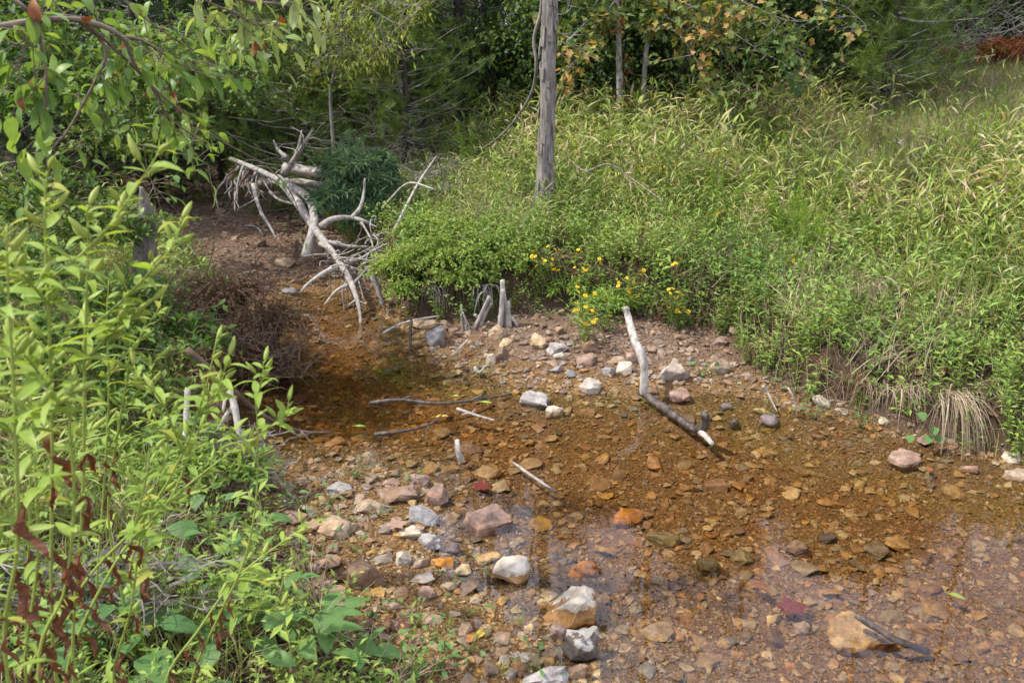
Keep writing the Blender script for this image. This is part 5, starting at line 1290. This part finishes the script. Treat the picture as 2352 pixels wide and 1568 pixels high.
WL = [leaf_me("leaf", L, W, G_WEED, 6, .3, cu, .42) for L, W, cu in ((.075, .019, .7), (.065, .022, .4), (.09, .020, 1.0), (.055, .016, .2))]
WY = [leaf_me("leaf", .08, .02, G_WYEL, 6, .3, .9, .42), leaf_me("leaf", .06, .02, G_WYEL, 6, .4, .4, .42)]
def withered_me(seed):
    r = np.random.RandomState(seed); V, F = leaf(r.uniform(.07, .11), r.uniform(.016, .024), 14, r.uniform(.4, 1.2), r.uniform(-.3, .5), .5)
    t = V[:, 1] / V[:, 1].max(); tw = t * r.uniform(-2.5, 2.5); x, z = V[:, 0].copy(), V[:, 2].copy()
    V[:, 0] = x * np.cos(tw) - z * np.sin(tw) + .006 * np.sin(t * 9 + r.uniform(0, 6)) + r.normal(0, .0012, len(V)); V[:, 2] = x * np.sin(tw) + z * np.cos(tw) + .006 * np.cos(t * 8 + r.uniform(0, 6)) + r.normal(0, .0012, len(V))
    mb = MB(); mb.add(V, F); return mb.mesh("withered_leaf", G_DEADW, False)
WD = [withered_me(i) for i in range(5)]
def pod_me():
    t = np.linspace(0, 1, 8); r_ = .0046 * np.sin(np.pi * t ** .8) ** .8 + .0006
    mb = MB(); mb.add(*tube(np.column_stack([np.zeros(8), t * .036, -.004 * t * t]), r_, 7, 1, .06)); return mb.mesh("seed_pod", G_POD, True)
PODS = [pod_me()]
def attach(parent, name, me, p, d, s, roll=0.0):
    o = link(name, me, parent, p); o.rotation_euler = Matrix(frame(d, roll=roll).tolist()).to_euler(); o.scale = (s, s, s); return o
def pod_weed(label, stems, seed, nl=11, npd=7, dead=4, s=1.0, r0=.0042):
    """stems = [[(px, py, Y) ...]]; the first is the main stem"""
    r = np.random.RandomState(seed); a, b, Y = stems[0][0]; base_ = PY(a, b, Y); gz = float(H(base_[0], base_[1]))
    if base_[2] > gz: base_ = np.array([base_[0], base_[1], gz])
    o = thing("pod_weed", label, "weed", base_, "pod weeds on the near bank")
    for si, stp in enumerate(stems):
        pts = [PY(*q_) - base_ for q_ in stp]
        if si == 0: pts = [np.zeros(3)] + pts[(1 if np.linalg.norm(pts[0]) < .02 else 0):]
        cc = spline(pts, 40); k0 = r0 * (1 if si == 0 else .62)
        stem_of(o, "stem", pts, k0, k0 * .4, G_WSTEM, 30)
        m_ = nl if si == 0 else max(4, nl // 2)
        for i in range(m_ * 3):
            t = (i + r.uniform(.2, .8)) / (m_ * 3); k = min(38, int(t * 39)); d0 = cc[k + 1] - cc[k]; d0 /= np.linalg.norm(d0)
            az = i * 2.4 + r.normal(0, .3); side = np.array([math.cos(az), math.sin(az), 0]) + d0 * r.uniform(.2, .8) + np.array([0, 0, .1])
            if si == 0 and t < .5 and r.uniform() < dead / 6:
                attach(o, "withered_leaf", WD[r.randint(5)], cc[k], side * .25 + np.array([0, 0, -1.0]), s * r.uniform(.5, .95), r.uniform(0, 6)); continue
            me = WY[r.randint(2)] if r.uniform() < .10 else WL[r.randint(4)]
            if True: attach(o, "leaf", me, cc[k], side, s * r.uniform(.6, 1.15) * (1.15 - .55 * t), r.normal(0, .3))
        for i in range(npd):
            t = .45 + .55 * (i + r.uniform()) / npd if si == 0 else .25 + .75 * (i + r.uniform()) / npd
            k = min(38, int(t * 39)); d0 = cc[k + 1] - cc[k]; d0 /= np.linalg.norm(d0); az = i * 2.4 + 1 + r.normal(0, .3)
            d = np.array([math.cos(az), math.sin(az), 0]) * .8 + d0 * .7 + np.array([0, 0, .25]); d /= np.linalg.norm(d); l = r.uniform(.008, .022) * s
            stem_of(o, "pod_stalk", [cc[k], cc[k] + d * l], .0011, .0009, G_WSTEM, 4, 4)
            attach(o, "seed_pod", PODS[0], cc[k] + d * l, d, s * r.uniform(.8, 1.2), r.uniform(0, 6))
    return o
pod_weed("tallest pod weed with many pale green leaves and withered red lower leaves", [[(130, 1568, 1.2), (120, 1000, 1.2), (112, 720, 1.2), (103, 500, 1.2), (108, 395, 1.2)], [(115, 640, 1.2), (180, 590, 1.2), (250, 520, 1.2), (320, 420, 1.2), (375, 335, 1.2)], [(112, 700, 1.2), (60, 640, 1.15), (10, 600, 1.1)], [(118, 900, 1.2), (60, 820, 1.15), (0, 790, 1.1)]], 1, 14, 8, 4)
pod_weed("upright pod weed beside the tallest one with crowded leaves", [[(170, 1568, 1.3), (190, 1150, 1.3), (195, 800, 1.3), (202, 600, 1.3), (200, 470, 1.3)], [(198, 760, 1.3), (270, 700, 1.3), (330, 640, 1.3), (400, 560, 1.3), (415, 500, 1.3)], [(195, 830, 1.3), (260, 760, 1.3), (340, 700, 1.3)]], 2, 14, 9, 5)
pod_weed("pod weed leaning over the bank with a long oblique stem", [[(60, 1568, 1.45), (200, 1330, 1.5), (330, 1190, 1.5), (420, 1040, 1.5), (470, 900, 1.5), (500, 770, 1.5)], [(420, 1040, 1.5), (370, 920, 1.45), (310, 860, 1.4)], [(450, 960, 1.5), (500, 900, 1.5), (520, 830, 1.5)]], 3, 11, 9, 2)
pod_weed("slim pod weed standing alone before the gravel with tan tipped pods", [[(440, 1568, 1.6), (500, 1420, 1.6), (560, 1290, 1.6), (588, 1150, 1.6), (592, 1000, 1.6), (585, 900, 1.6)], [(590, 1060, 1.6), (560, 1010, 1.6), (500, 965, 1.6)], [(590, 985, 1.6), (640, 970, 1.6), (665, 930, 1.6)], [(588, 920, 1.6), (602, 870, 1.6), (605, 830, 1.6)]], 4, 6, 4, 3, .9, .0036)
pod_weed("pod weed bent low with a stem reaching over the near gravel", [[(380, 1568, 1.55), (460, 1440, 1.6), (540, 1330, 1.65), (640, 1250, 1.7), (730, 1190, 1.75)], [(540, 1330, 1.65), (600, 1330, 1.65), (700, 1290, 1.7)], [(500, 1390, 1.6), (620, 1400, 1.65), (700, 1370, 1.7)]], 5, 9, 7, 4, .95, .0036)
pod_weed("broad leaved pod weed crowding the bank corner", [[(20, 1568, 1.05), (40, 1250, 1.05), (35, 950, 1.05), (20, 700, 1.05), (15, 520, 1.05)], [(38, 1000, 1.05), (90, 950, 1.05), (160, 900, 1.05)]], 6, 13, 6, 4, 1.05)
pod_weed("pod weed with a sideways stem over the tangle of straw", [[(150, 1568, 1.4), (260, 1300, 1.45), (380, 1160, 1.5), (500, 1060, 1.55), (570, 1010, 1.6)], [(300, 1250, 1.45), (330, 1120, 1.45), (350, 1020, 1.45)]], 7, 10, 6, 6, .95)
pod_weed("half withered pod weed with drooping red brown leaves", [[(90, 1568, 1.15), (150, 1350, 1.2), (170, 1150, 1.2), (160, 980, 1.2), (165, 860, 1.2)]], 8, 14, 4, 8, 1.0)
pod_weed("short pod weed growing out of the straw near the bar", [[(260, 1568, 1.5), (300, 1400, 1.5), (320, 1250, 1.5), (345, 1130, 1.5)]], 9, 9, 4, 4, .9)
pod_weed("small pod weed with brown tips behind the leaning one", [[(250, 1200, 1.9), (270, 1000, 1.9), (290, 880, 1.9), (300, 780, 1.9)], [(275, 950, 1.9), (330, 880, 1.9), (360, 820, 1.9)]], 10, 9, 6, 3, 1.0)
pod_weed("slender pod weed reaching toward the twiggy shrub", [[(300, 1300, 1.8), (400, 1130, 1.8), (440, 1020, 1.8), (470, 960, 1.8), (480, 880, 1.8)], [(430, 1050, 1.8), (380, 990, 1.8), (340, 960, 1.8)]], 11, 8, 6, 2, .95)

pod_weed("crowded pod weed behind the tallest one", [[(60, 1500, 1.7), (70, 1100, 1.7), (60, 800, 1.7), (55, 620, 1.7)], [(65, 900, 1.7), (130, 800, 1.7), (170, 720, 1.7)], [(65, 1000, 1.7), (20, 900, 1.7), (-20, 820, 1.7)]], 12, 10, 7, 3)
pod_weed("pod weed among the shrubs with a forked top", [[(220, 1400, 1.9), (240, 1100, 1.9), (250, 900, 1.9), (245, 740, 1.9), (250, 640, 1.9)], [(245, 860, 1.9), (310, 790, 1.9), (370, 700, 1.9)]], 13, 10, 7, 2)
pod_weed("low pod weed spreading before the bank shrubs", [[(320, 1400, 1.9), (340, 1200, 1.9), (370, 1080, 1.9), (400, 960, 1.9)], [(350, 1150, 1.9), (290, 1080, 1.9), (250, 1020, 1.9)], [(345, 1180, 1.9), (420, 1140, 1.9), (480, 1120, 1.9)]], 14, 9, 6, 2)
pod_weed("pod weed with pale yellow lower leaves at the bank corner", [[(60, 1568, 1.35), (85, 1300, 1.35), (80, 1050, 1.35), (70, 900, 1.35)], [(82, 1150, 1.35), (150, 1060, 1.35), (210, 980, 1.35)], [(84, 1250, 1.35), (20, 1180, 1.35), (-30, 1130, 1.35)]], 15, 10, 6, 5)

# --- broad leaved herbs on the near ground
G_BROAD = leaf_mat("broad_herb_leaf", [(.075, .17, .055), (.11, .225, .065), (.15, .27, .075)], .38, .5, patch=3)
BL = [leaf_me("leaf", .085, .055, G_BROAD, 6, .2, .5, .38), leaf_me("leaf", .07, .042, G_BROAD, 6, .25, .6, .38), leaf_me("leaf", .06, .03, G_BROAD, 6, .3, .3, .4)]
def herb(label, px, py, n, s, seed, h=.14, group=None, meshes=BL, name="broad_leaf_herb"):
    r = np.random.RandomState(seed); g1 = PG(px, py); o = thing(name, label, "herb", g1, group)
    for i in range(n):
        a = i * 2.4 + r.uniform(-.4, .4); q_ = np.array([math.cos(a) * .05, math.sin(a) * .05, 0]) * s * r.uniform(.5, 1.5) + np.array([0, 0, h * r.uniform(.45, 1.1)])
        stem_of(o, "stalk", [np.zeros(3), q_ * .6 + np.array([0, 0, .02 * s]), q_], .0016 * s + .0006, .0010, G_STEM, 6, 4)
        attach(o, "leaf", meshes[r.randint(len(meshes))], q_, (math.cos(a), math.sin(a), r.uniform(-.1, .45)), s * r.uniform(.7, 1.2), r.normal(0, .3))
HL, HG = "broad leaved green herb at the foot of the pod weeds", "broad leaved herbs under the pod weeds"
for i, (a, b, n, s) in enumerate([(760, 1500, 7, 1.1), (700, 1530, 7, 1.15), (820, 1540, 6, 1.0), (430, 1480, 8, 1.2), (330, 1540, 7, 1.2), (560, 1560, 7, 1.1), (230, 1480, 7, 1.1), (500, 1300, 6, .9), (640, 1420, 6, .95), (100, 1568, 6, 1.1), (390, 1330, 6, .9), (600, 1240, 6, .7), (480, 1190, 6, .75)]):
    herb(HL, a, b, n, s * 1.3, 400 + i, .15, HG)
SL, SG = "small green seedling sprouting between the near stones", "seedlings on the near gravel"
SP_ = [leaf_me("leaf", .038, .014, G_BROAD, 4, .3, .4, .4), leaf_me("leaf", .03, .015, G_BROAD, 4, .3, .3, .4)]
for i, (a, b, n, s) in enumerate([(660, 1160, 8, 1.1), (700, 1180, 8, 1.0), (820, 1100, 9, 1.0), (790, 1215, 7, .9), (945, 1110, 5, 1.0), (760, 1160, 7, .9), (870, 1190, 6, .7), (810, 1270, 6, .8), (1075, 1420, 6, .9), (1120, 1330, 4, .8), (960, 1440, 7, 1.0), (1000, 1480, 8, 1.1), (1010, 1550, 9, 1.2),
                                  (940, 1550, 9, 1.2), (1230, 1545, 6, 1.0), (1040, 1350, 4, .8), (880, 1500, 8, 1.1), (740, 1290, 7, .9), (720, 1390, 8, 1.0), (640, 1090, 7, .9), (600, 1130, 8, .9), (860, 1420, 6, .9), (1080, 1500, 6, 1.0)]):
    herb(SL, a, b, n, s, 430 + i, .075, SG, SP_, "seedling")
for i, (a, b, n, s, lb) in enumerate([(1612, 868, 9, 1.3, "leafy seedling wedged between the boulder and the tan stone"), (1105, 868, 7, 1.1, "feathery seedling at the water's edge of the far bar"), (1870, 965, 10, 1.2, "upright leafy plant at the foot of the mossy slab"),
                                      (1975, 985, 8, 1.3, "pale green seedling on the mud of the right bank"), (1795, 800, 9, 1.5, "leafy herb overhanging the cut of the right bank"), (1960, 900, 10, 1.5, "broad green herb on the shelf of the right bank"), (1830, 905, 8, 1.3, "green herb drooping over the dark undercut bank"),
                                      (1262, 735, 10, 1.0, "pale green plant on the sandy slope below the daisies"), (1400, 765, 8, 1.0, "small green plant under the daisies on the bar"), (1755, 960, 5, .8, "tiny seedling by the purple grey rock")]):
    herb(lb, a, b, n, s, 470 + i, .09, None, SP_, "seedling")
HEART = [leaf_me("leaf", .055, .052, G_BROAD, 6, .15, .3, .3)]
r = np.random.RandomState(9); g1 = PG(2150, 1020); o = thing("heart_leaved_vine", "vine with round pale green leaves at the foot of the straw tuft", "vine", g1)
for a, b in ((2115, 945), (2090, 998), (2135, 998), (2162, 1000), (2146, 980)):
    p = PY(a, b, g1[1] - .06) - g1; stem_of(o, "stalk", [np.array([0, 0, .02]), p * .5 + np.array([0, 0, .03]), p], .0015, .001, G_STEM, 6, 4)
    attach(o, "leaf", HEART[0], p, (r.normal(0, .6), -.5, -.35), r.uniform(.8, 1.1), 0)
G_GRS = [leaf_me("blade", .10, .004, G_FINE, 5, .2, .6, .3)]
for i, (a, b, lb) in enumerate([(1190, 1440, "tuft of fine grass on the damp gravel before the white capped stone"), (1150, 1545, "tuft of fine grass at the foot of the damp gravel"), (1290, 1552, "grass tuft by the grey slab"), (1030, 1440, "pale grass tuft on the damp near gravel"), (2000, 770, "green grass tuft under the bleached sedge heads"), (2110, 780, "bright grass tuft on the bank near the sedge heads"), (690, 965, "little grass tuft in the pool margin"), (840, 1380, "grass tuft beside the tilted brown slab")]):
    r = np.random.RandomState(500 + i); g1 = PG(a, b); o = thing("grass_tuft", lb, "grass tuft", g1); s0 = 1.7 if b < 800 else .6
    for j in range(14): attach(o, "blade", G_GRS[0], r.normal(0, .008, 3) * np.array([1, 1, 0]), (r.normal(0, .35), r.normal(0, .35), 1), s0 * r.uniform(.6, 1.3), r.uniform(0, 6))

# --- overhead branches at the upper corner of the near bank
G_BIG = leaf_mat("broad_branch_leaf", [(.06, .14, .05), (.13, .24, .055), (.22, .34, .07), (.34, .42, .09)], .45, .42, patch=3)
VL = [leaf_me("leaf", .075, .036, G_BIG, 6, .2, .5, .45), leaf_me("leaf", .06, .032, G_BIG, 6, .25, .3, .45), leaf_me("leaf", .09, .036, G_BIG, 6, .25, .9, .45)]
PL = [leaf_me("leaf", .065, .022, G_PALE, 6, .25, .5, .45), leaf_me("leaf", .055, .020, G_PALE, 6, .25, .2, .45)]
RL = [leaf_me("russet_leaf", .06, .028, G_DRYL, 6, .7, 1.2, .45)]
M_VINE = wood_mat("vine_bark", [(.09, .065, .045), (.18, .14, .105), (.27, .22, .17)], 20, (1, 1, 1), .3)
def leafy_branch(label, stems, meshes, n, s, seed, r0=.007, droop=-.5, russet=.05, per=3, name="leafy_vine", cat="vine"):
    r = np.random.RandomState(seed); b0 = PY(*stems[0][0]); b0 = b0 + 0; o = thing(name, label, cat, b0)
    for si, sp in enumerate(stems):
        pts = [PY(*q_) - b0 for q_ in sp]; cc = spline(pts, 40); k0 = r0 * (1 if si == 0 else .55); stem_of(o, "stem", pts, k0, k0 * .4, M_VINE, 36)
        for i in range(n):
            k = r.randint(6, 39); d0 = cc[k + 1 if k < 39 else k] - cc[k - 1]; d0 /= np.linalg.norm(d0)
            tip = cc[k] + d0 * r.uniform(0, .08) + r.normal(0, .055, 3); stem_of(o, "twig", [cc[k], tip], .0016, .0008, M_VINE, 4, 4)
            for j in range(per):
                p = cc[k] + (tip - cc[k]) * (1 - .3 * j)
                dd = (tip - cc[k]) / (np.linalg.norm(tip - cc[k]) + 1e-6) * .6 + r.normal(0, .5, 3) + np.array([0, -.1, droop])
                if r.uniform() < russet: attach(o, "russet_leaf", RL[0], p, dd, s * r.uniform(.7, 1.1), r.uniform(0, 6))
                else: attach(o, "leaf", meshes[r.randint(len(meshes))], p, dd, s * r.uniform(.65, 1.2), r.normal(0, .4))
leafy_branch("overhanging spray of pale drooping leaves above the creek bed", [[(380, -120, 2.3), (480, -40, 2.35), (560, 0, 2.4), (640, 10, 2.45), (700, 20, 2.5)], [(500, -60, 2.3), (600, -40, 2.3), (680, -10, 2.35), (712, 10, 2.4)], [(420, -60, 2.3), (470, 0, 2.3), (540, 30, 2.35), (580, 55, 2.4), (620, 60, 2.4)]], PL, 12, 1.0, 81, droop=-.8, russet=.02)
leafy_branch("woody vine arching over the near bank with knotted grey stems", [[(-120, 90, 2.0), (0, 62, 2.0), (110, 45, 2.05), (200, 50, 2.1), (280, 85, 2.15), (310, 150, 2.2), (350, 200, 2.25), (420, 260, 2.3)], [(190, 48, 2.1), (260, 110, 2.2), (340, 190, 2.3), (390, 270, 2.4), (470, 330, 2.5)], [(280, 85, 2.15), (330, 95, 2.2), (400, 140, 2.3), (480, 180, 2.4)], [(170, 40, 2.1), (230, 90, 2.2), (240, 140, 2.2), (190, 240, 2.2), (140, 320, 2.2), (60, 390, 2.2)]], VL, 13, .68, 82, .009)
leafy_branch("vine with large single leaves hanging before the thicket", [[(-60, -40, 1.9), (60, 20, 1.9), (100, 120, 1.95), (105, 220, 1.95), (95, 330, 2.0)], [(80, 40, 1.9), (60, 100, 1.9), (40, 180, 1.9)]], VL, 13, .85, 83, .005, russet=.12, per=2)
leafy_branch("leafy vine strands draped over the sunlit thicket", [[(220, -60, 2.8), (330, 40, 2.9), (450, 120, 3.0), (540, 170, 3.1)], [(330, 40, 2.9), (360, 160, 2.9), (420, 280, 3.0), (450, 330, 3.0)], [(200, -40, 2.8), (240, 100, 2.8), (260, 220, 2.8), (300, 300, 2.8)], [(440, -60, 2.8), (480, 40, 2.9), (540, 100, 3.0), (590, 90, 3.0)]], VL, 15, .72, 84, .004, per=3)
leafy_branch("thin bare reddish vine trailing down to the snag", [[(440, 280, 3.6), (520, 330, 4.0), (600, 375, 4.4), (660, 430, 4.8), (690, 500, 5.2), (694, 560, 5.5)]], VL, 4, .6, 85, .005, per=2)
leafy_branch("leafy vine crossing the shade over the dry creek bed", [[(300, 330, 3.0), (380, 345, 3.2), (450, 365, 3.4), (490, 385, 3.5)], [(330, 340, 3.0), (350, 420, 3.1), (420, 500, 3.2)]], VL, 8, .7, 86, .004, per=2)

# the tree on the near bank that carries these vines
tb = at(-2.15, 2.35); lt = thing("leaning_tree", "small leaning tree on the near bank carrying the vines", "tree", tb)
tops = [np.array([0, 0, -.1]), np.array([.1, .05, .9]), np.array([.25, .0, 1.8]), np.array([.45, -.05, 2.5]), np.array([.6, 0, 3.3])]
limb(lt, "trunk", tops, .06, .02, M_BARKG, 14, 60, .22, 91)
for i, (a, k) in enumerate((((380, -120, 2.3), 3), ((-120, 90, 2.0), 2), ((-60, -40, 1.9), 3), ((220, -60, 2.8), 3))):
    e_ = PY(*a) - tb; limb(lt, "limb", [tops[k], (tops[k] + e_) / 2 + np.array([0, 0, .06]), e_], .022, .009, M_BARKG, 6, 14, .06, 92 + i)

# --- fallen and floating leaves
def fallen(label, p, L, W, mat, az, seed, tm=None, tilt=.05):
    o = thing("fallen_leaf", label, "leaf", p); me = (lambda: None)
    mb = MB()
    if tm is None: mb.add(*leaf(L, W, 6, .15, .25, .45))
    else: mb.add(tm[0] * L, tm[1])
    b = mb.build("blade", mat, o, True); b.rotation_euler = Matrix(frame((math.cos(az), math.sin(az), tilt)).tolist()).to_euler()
    t, f = tube([(0, 0, 0), (-math.cos(az) * L * .25, -math.sin(az) * L * .25, .003)], .0012, 4); m2 = MB(); m2.add(t, f); m2.build("stalk", mat, o)
G_LY = leaf_mat("yellow_fallen_leaf", [(.55, .42, .05), (.60, .45, .07)], .2); G_LG = leaf_mat("green_floating_leaf", [(.30, .42, .06), (.34, .45, .08)], .2)
G_LP = leaf_mat("purple_fallen_leaf", [(.10, .035, .035), (.14, .055, .045)], .15); G_LB = leaf_mat("tan_fallen_leaf", [(.30, .19, .13), (.36, .24, .17)], .15); G_LR = leaf_mat("dark_red_sunken_leaf", [(.10, .014, .012), (.16, .025, .015)], .1)
gp = lambda a, b, dz=.012: PG(a, b) + np.array([0, 0, dz])
for i, (lb, p, L, W_, mt, az, tm) in enumerate([
    ("yellow leaf lying on the damp near gravel", gp(1100, 1470), .055, .032, G_LY, 1.3, None), ("tan lobed oak leaf among the near stones", gp(890, 1225, .03), .10, 0, G_LB, .6, LEAF_M), ("purple brown leaf on the damp gravel by the seedlings", gp(905, 1455), .085, 0, G_LP, .8, LEAF_M),
    ("bright green leaf floating by the black branch", P(1100, 922, .006), .075, .026, G_LG, -.1, None), ("green leaf floating near the long slanting branch", P(815, 978, .006), .06, .024, G_LG, .1, None), ("pale yellow leaf floating in the pool", P(1000, 957, .006), .075, .032, G_LY, .35, None),
    ("small pale leaf floating behind the black branch", P(1040, 909, .006), .04, .02, G_LG, .2, None), ("dark red leaf sunk under the sky reflection", P(1790, 1400, -.02), .13, 0, G_LR, .3, LEAF_M), ("red leaf caught by stones in the shallows", P(1085, 1118, .004), .10, 0, G_LR, .2, LEAF_M),
    ("pale green leaf on the creek bed near the tan boulder", P(2178, 1362, -.02), .06, .028, G_LG, -.5, None), ("orange sunken leaf beyond the sky reflection", P(1720, 1330, -.015), .10, .04, G_DRYL, -.9, None), ("russet leaf by the pink rock at the right bank", P(2135, 1082, .004), .06, .035, G_DRYL, 1.2, None),
    ("russet leaf lying on the pool's black branch", P(985, 918, .03), .07, .04, G_DRYL, .2, None), ("brown leaf at the feet of the pod weeds", gp(680, 1250, .03), .08, 0, G_LB, 2.1, LEAF_M), ("tan leaf on the near bar beyond the broad stone", gp(700, 1225, .04), .08, 0, G_LB, .2, LEAF_M), ("red leaf by the twigs on the far bar", gp(1075, 820), .06, 0, G_DRYL, 1.0, LEAF_M)]):
    fallen(lb, p, L, W_, mt, az, i, tm)
